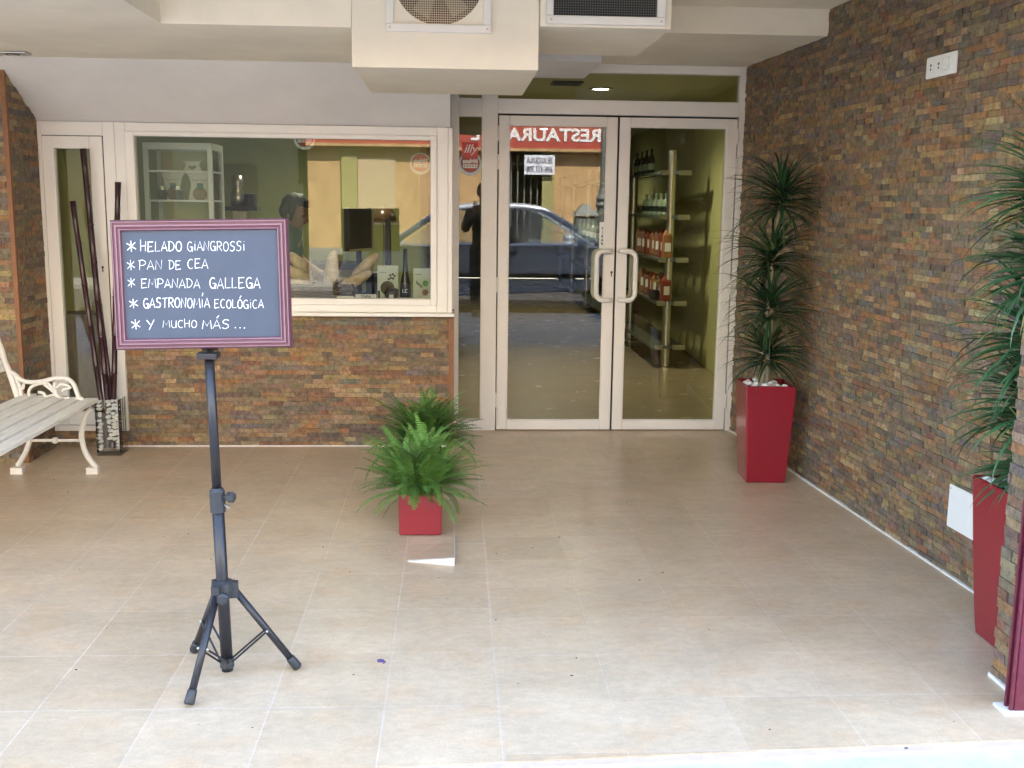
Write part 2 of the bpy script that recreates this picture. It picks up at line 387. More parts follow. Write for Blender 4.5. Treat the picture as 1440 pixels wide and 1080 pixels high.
# left pier
t = thing("stone_clad_pier", "brown slate stone pier with orange corner trim, left of the narrow door", "pier", (-3, 6.3, 0))
w = MB().box((-4.19, 6.115, 0), (XL-.004, 7.0, 2.27)); child(w.build("wall_core", m_mortar), t)
w = MB(); cladding(w, (XL-.004, 6.135, 0), (0, 1, 0), .41, 2.2, (1, 0, 0), row=.0305, lens=(.06, .13), warm=.1)
cladding(w, (-4.19, 6.115, 0), (1, 0, 0), 1.74, 2.2, (0, -1, 0), row=.0305, lens=(.06, .13), warm=.3)
child(w.build("stone_facing", m_stone), t)
w = MB().box((XL-.022, 6.102, 0), (XL+.004, 6.128, 2.26)); child(w.build("corner_trim", m_trim, bevel=.003), t)
# right pier at the street
t = thing("stone_clad_pier", "pale grey and orange stone pier beside the maroon rail at the street", "pier", (1.9, 3.1, 0))
w = MB().box((1.762, 2.985, 0), (2.6, 3.185, 2.7)); child(w.build("wall_core", m_mortar), t)
w = MB(); cladding(w, (1.762, 3.185, 0), (0, -1, 0), .20, 2.7, (-1, 0, 0), row=.034, lens=(.07, .14))
child(w.build("stone_facing", m_stone), t)
w = MB().box((1.748, 2.99, 0), (1.757, 3.19, .012)).box((1.66, 2.915, 0), (1.82, 2.985, .008)); child(w.build("grout_line", m_peb), t)
# maroon shutter rail
t = thing("shutter_rail", "glossy maroon metal rail standing at the right edge of the entrance", "rail", (1.73, 2.95, 0))
w = MB().box((-.035, -.025, .008), (.10, .02, 2.69)); w.build("rail_body", m_maroon, t, bevel=.004)
w = MB().box((-.047, -.022, .008), (-.036, -.012, 2.69)).box((-.047, .006, .008), (-.036, .016, 2.69)); w.build("guide_lip", m_maroon, t, bevel=.002)
# raised corner of the floor
t = thing("floor_ramp", "white edged raised tile corner of the floor in front of the ferns", "ramp", (0, 4.3, 0))
w = MB(); w.hexa([(-.19, .06, -.01), (.004, .0, -.01), (.004, .385, -.01), (-.19, .385, -.01), (-.19, .065, .003), (.004, .005, .034), (.004, .385, .0025), (-.19, .385, .0025)])
w.build("tile_top", m_tile, t)
w = MB(); w.hexa([(-.19, .052, 0), (.008, -.008, 0), (.008, .004, 0), (-.19, .064, 0), (-.19, .052, .003), (.008, -.008, .0345), (.008, .004, .0345), (-.19, .064, .004)])
w.hexa([(.005, .004, 0), (.011, .004, 0), (.011, .385, 0), (.005, .385, 0), (.005, .004, .0345), (.011, .004, .0345), (.011, .385, .004), (.005, .385, .004)])
w.box((.005, .3855, 0), (.011, 1.5, .004))
w.build("grout_edge", mat("pale_grout", (.60, .56, .49), rough=.8, noise=.15, nscale=30), t)

# ------------------------------------------------------------------ duct boxes
t = thing("ventilation_duct", "cream boxed duct with the round fan outlet, hanging lowest from the ceiling", "duct", (-.04, 4.80, 2.076))
w = MB().box((-.399, 0, 0), (.408, 1.10, .92)); w.build("duct_casing", m_cream, t, bevel=.003)
fz = on_y((617, -31), 4.8).z-2.076; fx = on_y((617, -31), 4.8).x+.04; h = .226
w = MB()
for (x0, z0, x1, z1) in ((-h, -h, h, -h+.034), (-h, h-.034, h, h), (-h, -h+.034, -h+.034, h-.034), (h-.034, -h+.034, h, h-.034)):
    w.box((fx+x0, -.022, fz+z0), (fx+x1, -.0015, fz+z1))
fr_ = w.build("outlet_frame", m_alu, t, bevel=.004)
ri_ = .195; k = 48; w = MB()
for i in range(k):                                             # square plate with a round hole
    a0, a1 = 2*math.pi*i/k, 2*math.pi*(i+1)/k; hh = h-.034
    sq = lambda a: (hh*math.cos(a)/max(abs(math.cos(a)), abs(math.sin(a))), hh*math.sin(a)/max(abs(math.cos(a)), abs(math.sin(a))))
    p, q = sq(a0), sq(a1); cI = (ri_*math.cos(a0), ri_*math.sin(a0)); cJ = (ri_*math.cos(a1), ri_*math.sin(a1))
    y = -.006; Y = lambda e, yy: (fx+min(max(e[0], -hh), hh), yy, fz+min(max(e[1], -hh), hh))
    w.poly([Y(p, y), Y(cI, y), Y(cJ, y), Y(q, y)]); w.poly([Y(cI, y), Y(cI, -.002), Y(cJ, -.002), Y(cJ, y)])
w.build("outlet_plate", m_cream, t)
w = MB().lathe([(.195, -.0035), (0.0001, -.0035)], (fx, 0, fz), 40, 'y'); w.build("dark_backing", m_gap, t)
w = MB(); st = .0095; q = int(ri_/st)
for i in range(-q, q+1):
    o_ = i*st; L = math.sqrt(max(ri_**2-o_**2, 0))
    w.box((fx+o_-.0011, -.008, fz-L), (fx+o_+.0011, -.0065, fz+L)); w.box((fx-L, -.0095, fz+o_-.0011), (fx+L, -.0081, fz+o_+.0011))
w.build("wire_mesh", m_steel, t)
w = MB()
for i in range(6):
    a = i*math.pi/3; ca, sa = math.cos(a), math.sin(a)
    w.hexa([(fx+ca*.05-sa*.02, -.006, fz+sa*.05+ca*.02), (fx+ca*.17-sa*.05, -.006, fz+sa*.17+ca*.05), (fx+ca*.17+sa*.03, -.0045, fz+sa*.17-ca*.03), (fx+ca*.05+sa*.02, -.0045, fz+sa*.05-ca*.02),
            (fx+ca*.05-sa*.02, -.005, fz+sa*.05+ca*.02), (fx+ca*.17-sa*.05, -.005, fz+sa*.17+ca*.05), (fx+ca*.17+sa*.03, -.0038, fz+sa*.17-ca*.03), (fx+ca*.05+sa*.02, -.0038, fz+sa*.05-ca*.02)])
w.lathe([(.055, -.0062), (.055, -.004)], (fx, 0, fz), 20, 'y'); w.build("fan_blades", mat("grey_fan", (.16, .155, .15), rough=.5), t)
t = thing("ventilation_duct", "cream boxed duct with the rectangular black grille, right of the fan duct", "duct", (.65, 4.77, 2.256))
w = MB().box((-.280, 0, 0), (.289, .86, .74)); w.build("duct_casing", m_cream, t, bevel=.003)
g0 = on_y((768, 34), 4.77); g1 = on_y((935, 36), 4.77); i0 = on_y((778, 22), 4.77); i1 = on_y((923, 24), 4.77)
x0, x1, z0 = g0.x-.65, g1.x-.65, g0.z-2.256; X0, X1, Z0 = i0.x-.65, i1.x-.65, i0.z-2.256
w = MB().box((x0, -.02, z0), (x1, -.0015, Z0)).box((x0, -.02, Z0), (X0, -.0015, .4)).box((X1, -.02, Z0), (x1, -.0015, .4)).box((x0, -.02, .4), (x1, -.0015, .44))
w.build("grille_frame", m_alu, t, bevel=.004)
w = MB().poly([(X0, -.003, Z0), (X1, -.003, Z0), (X1, -.003, .4), (X0, -.003, .4)]); w.build("dark_backing", m_gap, t)
w = MB(); i = X0
while i < X1: w.box((i, -.009, Z0), (i+.0022, -.007, .4)); i += .0105
i = Z0
while i < .4: w.box((X0, -.0115, i), (X1, -.0093, i+.0022)); i += .0105
w.build("wire_mesh", mat("dark_wire", (.10, .10, .10), rough=.5), t)
for d_, zs_, xs_ in ((bpy.data.objects["ventilation_duct"], fz-h+.017, (fx-h+.017, fx+h-.017)), (bpy.data.objects["ventilation_duct.001"], (z0+Z0)/2, (x0+.02, x1-.02))):
    for x in xs_: MB().lathe([(.0055, -.0235), (.0045, -.0215)], (x, 0, zs_), 10, 'y').build("screw", m_steel, d_)
# flush spot in the low ceiling
c_ = on_z((18, 73), 2.24)
t = thing("recessed_spotlight", "unlit square chrome spotlight set in the low left ceiling", "spotlight", (c_.x, c_.y, 2.24))
w = MB().box((-.08, -.045, -.012), (.08, .045, -.001)); w.build("rim", m_steel, t, bevel=.006)
w = MB().lathe([(.03, -.016), (.034, -.0125)], (0, 0, 0), 16); w.build("lamp_glass", m_clear, t)

# ------------------------------------------------------------------ shopfront: fixed frame, doors, window
t = thing("shopfront_frame", "white aluminium frame with side pane and transom around the glass doors", "door frame", (.9, YD, 0))
X = lambda x: x-.9
w = MB(); y0, y1 = -.03, .05
w.box((X(-.02), y0, 0), (X(.036), y1, 2.389))                  # left post
w.box((X(.180), y0, 0), (X(.283), y1, 2.389))                  # post between side pane and door
w.box((X(1.845), y0, 0), (X(1.90), y1, 2.389))                 # right post
w.box((X(.036), y0, 0), (X(.180), y1, .068)); w.box((X(.036), y0, 2.05), (X(.180), y1, 2.165))
w.box((X(.283), y0, 2.072), (X(1.845), y1, 2.165)); w.box((X(.036), y0, 2.335), (X(.180), y1, 2.389)); w.box((X(.283), y0, 2.335), (X(1.845), y1, 2.389))
w.build("fixed_frame", m_alu, t, bevel=.003)
w = pane(MB(), (X(.030), .008, .06), (X(.186), .014, 2.056)); w.build("side_pane", [m_glass, m_glass_in], t)
w = pane(MB(), (X(.030), .008, 2.16), (X(1.85), .014, 2.341)); w.build("transom_pane", [m_glass, m_glass_in], t)
w = MB().box((X(.2835), .02, 2.062), (X(1.8445), .03, 2.0715)); w.build("door_seal", m_gap, t)
def door(label, xl, xr, hinge_left):
    t = thing("glass_door", label, "door", (xl if hinge_left else xr, YD, 0))
    Wd = xr-xl; s = 1 if hinge_left else -1
    def bx(w, x0, y0, z0, x1, y1, z1): return w.box((s*x0, y0, z0), (s*x1, y1, z1))
    st = .072; w = MB(); z0, z1 = .006, 2.060
    bx(w, .004, -.034, z0, st, .03, z1); bx(w, Wd-st, -.034, z0, Wd-.003, .03, z1)
    bx(w, st, -.034, z0, Wd-st, .03, z0+.062); bx(w, st, -.034, z1-.06, Wd-st, .03, z1)
    w.build("leaf_frame", m_alu, t, bevel=.004)
    w = pane(MB(), (s*(st-.004), -.004, z0+.058), (s*(Wd-st+.004), .004, z1-.056)); w.build("pane", [m_glass, m_glass_in], t)
    w = MB()
    for a in ((st, z0+.062, st+.004, z1-.06), (Wd-st-.004, z0+.062, Wd-st, z1-.06)): bx(w, a[0], -.026, a[1], a[2], -.005, a[3])
    bx(w, st+.004, -.026, z0+.062, Wd-st-.004, -.005, z0+.067); bx(w, st+.004, -.026, z1-.064, Wd-st-.004, -.005, z1-.06)
    w.build("glazing_bead", m_alu, t)
    for z in (.16, .93, 1.72, 1.90):
        w = MB().lathe([(.007, 0), (.007, .046)], (s*.001, -.038, z), 10).lathe([(.007, .05), (.007, .096)], (s*.001, -.038, z), 10)
        bx(w, .003, -.037, z, .02, -.0345, z+.096); w.build("hinge", m_alu, t)
    # pull handle: an upright bow offset towards the middle of the leaf
    zc0, zc1 = .865, 1.225; xe = Wd-.030; xb = xe-.095; yh = -.082; pts = []
    pts += [(s*xe, -.030, zc1-.02), (s*xe, -.060, zc1-.02)]
    for i in range(1, 5):
        a = math.pi/2*i/4; pts.append((s*(xe-.03*(1-math.cos(a))), -.06+(yh+.06)*math.sin(a), zc1-.02))
    for i in range(0, 6):
        a = math.pi/2*i/5; pts.append((s*(xb+.045-.045*math.sin(a)), yh, zc1-.065+.045*math.cos(a)))
    low = [(p[0], p[1], zc0+zc1-p[2]) for p in pts][::-1]
    w = MB().tube(pts+low, .0165, 12); w.build("pull_handle", m_alu, t, smooth=True)
    # matching bow on the inside face
    w = MB().tube([(p[0], -p[1]-.004, p[2]) for p in pts+low], .0165, 12); w.build("pull_handle", m_alu, t, smooth=True)
    return t, Wd, s
dl, Wd, s = door("left glass door leaf with the keyhole and vertical sticker", .287, 1.061, True)
w = MB().lathe([(.0085, -.0365), (.0085, -.034)], (Wd-.020, 0, 1.065), 14, 'y'); w.box((Wd-.0235, -.0365, 1.037), (Wd-.0165, -.0342, 1.058)); w.build("keyhole", mat("dark_brass", (.12, .09, .05), rough=.4, metal=.6), dl)
dr, _, _ = door("right glass door leaf in front of the shop shelving", 1.067, 1.842, False)
w = MB().box((1.0585-.287, -.03, .01), (1.0695-.287, .0, 2.055)); w.build("door_seal", m_gap, dl)
# stickers
t = thing("door_sticker", "narrow vertical white sticker with black letters above the left door handle", "sticker", (.978, YD-.006, 1.22))
MB().box((-.020, -.0006, 0), (.020, 0, .17)).build("sticker_base", m_white, t)
for i, ch in enumerate("TIRAR"):
    text_obj("letter", ch, .027, m_black, frame_mat((-.001, -.0009, .118-i*.024), (1, 0, 0), (0, 0, 1)), t, .0002, .0006, 'CENTER')
def badge(label, x, y, z, r, grp="round brewery stickers on the shop glass"):
    t = thing("round_sticker", label, "sticker", (x, y, z), 0, grp)
    MB().lathe([(r, -.0004), (0.0001, -.0004)], (0, 0, 0), 40, 'y').build("pale_ring", mat("pale_blue_vinyl", (.55, .62, .62), rough=.5), t)
    MB().lathe([(r*.82, -.0008), (0.0001, -.0008)], (0, 0, r*.10), 40, 'y').build("dark_ring", mat("dark_blue_vinyl", (.05, .06, .10), rough=.5), t)
    MB().lathe([(r*.76, -.0012), (0.0001, -.0012)], (0, 0, r*.10), 40, 'y').build("red_disc", mat("red_vinyl", (.36, .04, .03), rough=.5), t)
    w = MB().prism([(-r*.66, -.0018, -.02*r), (r*.66, -.0018, -.02*r), (r*.60, -.0018, -r*.34), (-r*.60, -.0018, -r*.34)][::-1], (0, .0004, 0)); w.build("white_band", m_white, t)
    text_obj("lettering", "Mahou", r*.46, m_white, frame_mat((0, -.0016, r*.10), (-1, 0, 0), (0, 0, 1)) @ Matrix.Rotation(0, 4, 'Z'), t, .0002, .003*r/.07, 'CENTER')
    w = MB()
    for i in range(5):
        cx, cz = (i-2)*r*.24, -r*.18; pp = []
        for j in range(10):
            a = math.pi/2+j*math.pi/5; q = r*(.10 if j % 2 == 0 else .042); pp.append((cx+q*math.cos(a), -.0022, cz+q*math.sin(a)))
        w.prism(pp[::-1], (0, .0003, 0))
    w.build("stars", m_dark, t); return t
badge("round red and white beer sticker under the square red sticker", .108, YD+.006, 1.752, .074)
badge("round red and white beer sticker at the right end of the display window", -.198, YW+.018, 1.733, .064)
badge("round beer sticker cut by the top of the display window frame", -.885, YW+.018, 1.868, .064)
t = thing("square_sticker", "square red coffee sticker with white script on the narrow side pane", "sticker", (.106, YD+.0035, 1.795))
MB().box((-.052, -.0008, 0), (.052, 0, .095)).build("sticker_base", mat("bright_red_vinyl", (.55, .01, .02), rough=.4), t)
text_obj("lettering", "illy", .075, m_white, frame_mat((0, -.0012, .030), (1, 0, 0), (0, 0, 1)), t, .0002, .001, 'CENTER', .35)

# display window
t = thing("display_window", "wide white framed display window above the low stone wall", "window", (-1.0, YW, .83))
Xw = lambda x: x+1.0; Zw = lambda z: z-.83
w = MB(); y0, y1 = -.02, .06
w.box((Xw(-1.985), y0, Zw(.84)), (Xw(-1.925), y1, Zw(1.945))); w.box((Xw(-.034-.065), y0, Zw(.84)), (Xw(-.034), y1, Zw(1.945)))
w.box((Xw(-1.925), y0, Zw(1.895)), (Xw(-.099), y1, Zw(1.945))); w.box((Xw(-1.925), y0, Zw(.84)), (Xw(-.099), y1, Zw(.885)))
w.build("outer_frame", m_alu, t, bevel=.003)
w = MB(); y0 = -.032
w.box((Xw(-1.925), y0, Zw(.885)), (Xw(-1.872), .04, Zw(1.895))); w.box((Xw(-.137), y0, Zw(.885)), (Xw(-.099), .04, Zw(1.895)))
w.box((Xw(-1.872), y0, Zw(1.868)), (Xw(-.137), .04, Zw(1.895))); w.box((Xw(-1.872), y0, Zw(.885)), (Xw(-.137), .04, Zw(.922)))
w.build("sash", m_alu, t, bevel=.004)
pane(MB(), (Xw(-1.876), .004, Zw(.918)), (Xw(-.133), .010, Zw(1.872))).build("pane", [m_glass, m_glass_in], t)
MB().box((Xw(-2.0), -.06, Zw(.817)), (Xw(.008), .09, Zw(.839))).build("sill", m_alu, t, bevel=.004)
MB().box((Xw(-.034), -.015, Zw(.84)), (Xw(-.006), .49, Zw(1.944))).build("side_panel", m_alu, t, bevel=.003)
# narrow door at the left
t = thing("narrow_door", "narrow white framed glass door behind the bamboo poles", "door", (-2.43, YW, .10))
w = MB(); Xn = lambda x: x+2.43; Zn = lambda z: z-.10
w.box((Xn(-2.428), -.02, 0), (Xn(-2.405), .06, Zn(1.945))); w.box((Xn(-2.052), -.02, 0), (Xn(-1.986), .06, Zn(1.945))); w.box((Xn(-2.405), -.02, Zn(1.866)), (Xn(-2.052), .06, Zn(1.945)))
w.box((Xn(-2.405), -.02, 0), (Xn(-2.052), .06, Zn(.135)))
w.build("outer_frame", m_alu, t, bevel=.003)
w = MB(); y0 = -.026
w.box((Xn(-2.402), y0, Zn(.14)), (Xn(-2.335), .03, Zn(1.862))); w.box((Xn(-2.130), y0, Zn(.14)), (Xn(-2.057), .03, Zn(1.862)))
w.box((Xn(-2.335), y0, Zn(1.79)), (Xn(-2.130), .03, Zn(1.862))); w.box((Xn(-2.335), y0, Zn(.14)), (Xn(-2.130), .03, Zn(.22)))
w.build("leaf_frame", m_alu, t, bevel=.004)
pane(MB(), (Xn(-2.34), .002, Zn(.21)), (Xn(-2.125), .008, Zn(1.80))).build("pane", [m_glass, m_glass_in], t)
MB().box((Xn(-2.0568), -.018, Zn(.14)), (Xn(-2.0522), .0, Zn(1.864))).box((Xn(-2.404), -.018, Zn(1.8622)), (Xn(-2.0522), 0, Zn(1.8655))).build("door_seal", m_gap, t)
for z in (.35, 1.68):
    MB().lathe([(.008, 0), (.008, .05)], (Xn(-2.408), -.028, Zn(z)), 10).lathe([(.008, .054), (.008, .1)], (Xn(-2.408), -.028, Zn(z)), 10).build("hinge", m_alu, t)
MB().lathe([(.007, -.029), (.007, -.026)], (Xn(-2.088), 0, Zn(1.10)), 12, 'y').box((Xn(-2.091), -.029, Zn(1.072)), (Xn(-2.085), -.0262, Zn(1.094))).build("keyhole", m_dark, t)
MB().box((XL+.01, 6.75, .1), (-1.99, 6.80, 1.95)).build("cupboard_back", m_olive)
tag(bpy.data.objects["cupboard_back"], "olive back panel seen through the narrow left door", "panel")

# ------------------------------------------------------------------ bits on the right wall
def on_wall(p):
    d = ray(p); k = (1.885+7.04*.0623)/(d.x+.0623*d.y); return EYE+d*k
uw = u.copy(); nw = n.copy()
c_ = on_wall((1329, 92)); t = thing("switch_plate", "white three gang switch plate high on the right stone wall", "switch", c_+nw*.009)
t.rotation_euler.z = math.atan2(uw.y, uw.x)+math.pi           # local -x runs along the wall, local +y? set below
t.rotation_euler.z = math.atan2(uw.y, uw.x)
# local x = along wall towards street, local y = into the room or the wall
yl = Vector((-math.sin(t.rotation_euler.z), math.cos(t.rotation_euler.z), 0)); sg = 1 if yl.dot(nw) > 0 else -1
MB().box((-.122, 0, -.045), (.122, sg*.012, .045)).build("plate", m_white, t, bevel=.006)
for i, x in enumerate((-.07, -.005, .06)):
    MB().box((x-.028, sg*.0122, -.03), (x+.028, sg*.0135, .03)).build("gang_cover", m_white, t, bevel=.001)
    MB().box((x-.018, sg*.0137, -.024), (x+.018, sg*(.023 if i == 2 else .0165), .024)).build("rocker" if i == 2 else "socket", m_white, t, bevel=.002)
    if i < 2: MB().box((x-.006, sg*.0167, .002), (x+.006, sg*.0172, .012)).box((x-.004, sg*.0167, -.014), (x+.004, sg*.0172, -.004)).build("symbol", m_dark, t)
c_ = on_wall((1362, 722)); t = thing("cover_plate", "blank white cover plate low on the right wall behind the street planter", "plate", c_+nw*.009)
t.rotation_euler.z = math.atan2(uw.y, uw.x)
MB().box((-.13, 0, -.09), (.13, sg*.008, .09)).build("plate", m_white, t, bevel=.004)
for x in (-.115, .115): MB().lathe([(.005, sg*.0082), (.004, sg*.0095)], (x, 0, .075), 10, 'y').build("screw", m_steel, t)
# ------------------------------------------------------------------ planters, pebbles, plants
peb_me = []
for i in range(4):
    bm = bmesh.new(); bmesh.ops.create_icosphere(bm, subdivisions=2, radius=1)
    for v in bm.verts:
        v.co *= 1+.12*math.sin(3*v.co.x+i*2)*math.cos(2.5*v.co.y+i)+random.uniform(-.03, .03)
        v.co = Vector((v.co.x*1.2, v.co.y*.95, v.co.z*.68))
    me = bpy.data.meshes.new("pebble"); bm.to_mesh(me); bm.free(); me.materials.append(m_peb)
    for p in me.polygons: p.use_smooth = True
    peb_me.append(me)
def pebble(p, r, label, group):
    o = bpy.data.objects.new("pebble", random.choice(peb_me)); C.objects.link(o); o.location = p
    o.scale = (r, r, r); o.rotation_euler = (random.uniform(-.5, .5), random.uniform(-.5, .5), random.uniform(0, 6.3))
    return tag(o, label, "pebble", group)
def planter(label, loc, rz, wb, wt, H, group):
    t = thing("tapered_planter", label, "planter", loc, rz, group)
    bm = bmesh.new(); k = 14; rings = []
    for i in range(k+1):
        f = i/k; hw = (wb + (wt-wb)*f**.8)/2
        rings.append([bm.verts.new((sx*hw, sy*hw, H*f)) for sx, sy in ((-1, -1), (1, -1), (1, 1), (-1, 1))])
    hi = wt/2-.014
    rings.append([bm.verts.new((sx*hi, sy*hi, H)) for sx, sy in ((-1, -1), (1, -1), (1, 1), (-1, 1))])
    rings.append([bm.verts.new((sx*(hi-.002), sy*(hi-.002), H-.05)) for sx, sy in ((-1, -1), (1, -1), (1, 1), (-1, 1))])
    for a, b in zip(rings, rings[1:]):
        for j in range(4): bm.faces.new((a[j], a[(j+1) % 4], b[(j+1) % 4], b[j]))
    bm.faces.new(rings[0][::-1])
    ed = [e for e in bm.edges if abs(e.verts[0].co.z-e.verts[1].co.z) > .005 and e.verts[0].co.z <= H-.051+.06 and max(abs(e.verts[0].co.x), abs(e.verts[1].co.x)) > hi-.2]
    bmesh.ops.recalc_face_normals(bm, faces=bm.faces)
    me = bpy.data.meshes.new("pot_body"); bm.to_mesh(me); bm.free(); me.materials.append(m_red)
    o = mesh_obj("pot_body", me, t)
    bv = o.modifiers.new("round", 'BEVEL'); bv.width = .006; bv.segments = 2; bv.limit_method = 'ANGLE'; bv.angle_limit = R(40)
    MB().box((-hi+.003, -hi+.003, H-.06), (hi-.003, hi-.003, H-.032)).build("soil", m_redin, t)
    return t
def blade(mb, base, az, el, L, wd, droop, col, seg=6):
    """one long strap leaf that arches over"""
    mb.col = col; p = Vector(base); e = el; prev = None; n0 = len(mb.v)
    side = Vector((-math.sin(az), math.cos(az), 0)); tw = random.uniform(-.5, .5)
    for i in range(seg+1):
        f = i/seg; ww = wd*(.55+.45*math.sin(math.pi*min(f*1.25+.12, 1)))*(1-f**3)+.0006
        d = Vector((math.cos(az)*math.cos(e), math.sin(az)*math.cos(e), math.sin(e))); nrm = side.cross(d)
        s2 = (side*math.cos(tw)+nrm*math.sin(tw))*ww/2
        mb.v += [tuple(p-s2), tuple(p-nrm*ww*.16), tuple(p+s2)]
        p = p + d*(L/seg); e -= droop*L/seg*(1+1.2*f)
    for i in range(seg):
        a = n0+3*i
        mb.face((a, a+1, a+4, a+3)); mb.face((a+1, a+2, a+5, a+4))
def dracaena(label, loc, heads, stems, group, L=.28, dense=46, bright=1.0, wd=(.015, .025)):
    t = thing("dracaena_plant", label, "plant", loc, 0, group)
    w = MB()
    for s_ in stems: w.tube([(p[0], p[1], p[2]) for p in s_], [.013, .012, .011][:len(s_)] if len(s_) <= 3 else .011, 8)
    w.build("stem", m_stem, t, smooth=True)
    for hd in heads:
        w = MB()
        for i in range(dense):
            f = random.random(); az = random.uniform(0, 6.283); el = math.asin(min(.98, -.25+1.2*f))
            k = random.uniform(.75, 1.35)*bright; yl = random.random() < .06
            col = (.035*k, .085*k, .032*k) if not yl else (.14*k, .15*k, .05*k)
            z = hd[2] + (f-.55)*.10
            blade(w, (hd[0]+random.uniform(-.012, .012), hd[1]+random.uniform(-.012, .012), z), az, el, L*hd[3]*random.uniform(.72, 1.15), random.uniform(*wd), random.uniform(1.0, 3.4), col)
        o = w.build("leaf_rosette", m_drac, t)
        for p in o.data.polygons: p.use_smooth = True
    return t
gp = "tall red tapered planters"
P1 = Vector((1.728, 5.735, 0)); t1 = planter("tall red tapered planter beside the right glass door", P1, R(-3), .215, .275, .545, gp)
for i in range(26):
    pebble(P1+Vector((random.uniform(-.105, .105), random.uniform(-.105, .105), .535+random.uniform(-.004, .012))), random.uniform(.013, .021), "white pebble in the red planter beside the glass door", "white pebbles in the planter by the door")
dracaena("four tiered dark green dracaena in the planter beside the glass door", P1+Vector((0, 0, .515)),
         [(.03, 0, 1.03, 1.0), (.0, .0, .70, .95), (.005, .01, .44, 1.0), (-.005, -.01, .19, .85)],
         [[(-.03, .02, 0), (-.01, .01, .4), (.03, 0, 1.02)], [(.03, .02, 0), (.02, .01, .35), (.0, 0, .69)], [(.0, -.03, 0), (.0, -.01, .2), (.005, .01, .43)], [(-.03, -.02, 0), (-.01, -.01, .18)]],
         "potted dracaenas", L=.345, dense=150, bright=.7, wd=(.0125, .019))
P2 = Vector((1.955, 3.44, 0)); t2 = planter("tall red tapered planter at the street end of the right wall", P2, 0, .17, .25, .575, gp)
t2.location = (1.963, 3.455, 0)
for i in range(24):
    pebble(Vector((1.963, 3.455, .0))+Vector((random.uniform(-.095, .095), random.uniform(-.095, .095), .562+random.uniform(-.004, .012))), random.uniform(.015, .024), "white pebble in the red planter at the street", "white pebbles in the planter by the street")
dracaena("glossy green dracaena with long hanging leaves at the right picture edge", Vector((1.985, 3.455, .545)),
         [(-.01, 0, 1.02, 1.0), (0, .0, .78, 1.0), (.0, .01, .52, 1.05), (-.01, 0, .30, .95), (.0, -.01, .12, .7)],
         [[(-.03, .02, 0), (-.01, .01, .5), (-.01, 0, 1.0)], [(.03, .02, 0), (.02, .01, .35), (.0, 0, .75)], [(.0, -.03, 0), (.0, -.01, .2), (.0, .01, .5)], [(-.02, -.02, 0), (-.01, 0, .28)]],
         "potted dracaenas", L=.34, dense=175, bright=1.45)

def frond(mb, base, az, el, L, droop, k, pin=.031):
    n = 30; p = Vector(base); e = el; g = random.uniform(.8, 1.25)*k
    side = Vector((-math.sin(az), math.cos(az), 0)); pts = []
    for i in range(n+1):
        d = Vector((math.cos(az)*math.cos(e), math.sin(az)*math.cos(e), math.sin(e)))
        pts.append((p.copy(), d)); p = p+d*(L/n); e -= droop*L/n*(1+i/n)
    mb.col = (.10*g, .17*g, .04*g)
    for i in range(0, n-2, 4):
        a, b = pts[i][0], pts[min(i+4, n)][0]; n0 = len(mb.v); s2 = side*.0011
        mb.v += [tuple(a-s2), tuple(a+s2), tuple(b+s2), tuple(b-s2)]; mb.face((n0, n0+1, n0+2, n0+3))
    for i in range(3, n):
        f = i/n; ln = pin*(math.sin(math.pi*(f*.86+.10))**.7)*random.uniform(.85, 1.1)
        for s_ in (-1, 1):
            a, d = pts[i]; nrm = side.cross(d); o = (side*s_ + d*.35 + nrm*random.uniform(.05, .3)).normalized()
            gg = g*random.uniform(.85, 1.15); mb.col = (.080*gg, .175*gg, .032*gg) if random.random() > .02 else (.20, .15, .05)
            wv = d*(L/n*.33); q = a+o*ln - Vector((0, 0, ln*.12)); md = a+o*ln*.5
            n0 = len(mb.v); mb.v += [tuple(a-wv*.7), tuple(md-wv+nrm*.001), tuple(q), tuple(md+wv+nrm*.001), tuple(a+wv*.7)]
            mb.face((n0, n0+1, n0+2, n0+3, n0+4))
def fern(label, plabel, loc, k, n=215):
    t = thing("square_pot", plabel, "pot", loc, 0, "square red fern pots")
    w = MB(); hw = .096
    w.hexa([(-hw, -hw, 0), (hw, -hw, 0), (hw, hw, 0), (-hw, hw, 0), (-hw-.003, -hw-.003, .19), (hw+.003, -hw-.003, .19), (hw+.003, hw+.003, .19), (-hw-.003, hw+.003, .19)])
    w.build("pot_body", m_red, t, bevel=.005)
    MB().box((-hw+.01, -hw+.01, .19), (hw-.01, hw-.01, .1945)).build("soil", m_redin, t)
    t = thing("fern", label, "fern", (loc[0], loc[1], loc[2]+.19), 0, "boston ferns in red pots")
    w = MB()
    for i in range(n):
        f = random.random()**.8; az = random.uniform(0, 6.283); el = R(16)+f*R(70)
        L = random.uniform(.19, .31)*(.9+.35*f)
        if random.random() < .06: el = R(random.uniform(-5, 25))
        frond(w, (random.uniform(-.075, .075), random.uniform(-.075, .075), random.uniform(-.01, .03)), az, el, L, random.uniform(2.2, 4.6)*(.75-.15*f), k*(.8+.55*f))
    w.build("fronds", m_fern, t)
fern("bushy front fern with pale fresh fronds above the red pot", "small square red pot at the white edged floor corner", (-.147, 4.80, .004), 1.1)
fern("rear fern with darker fronds against the low stone wall", "square red pot nearly hidden behind the front fern", (-.16, 5.72, .004), .78, 225)

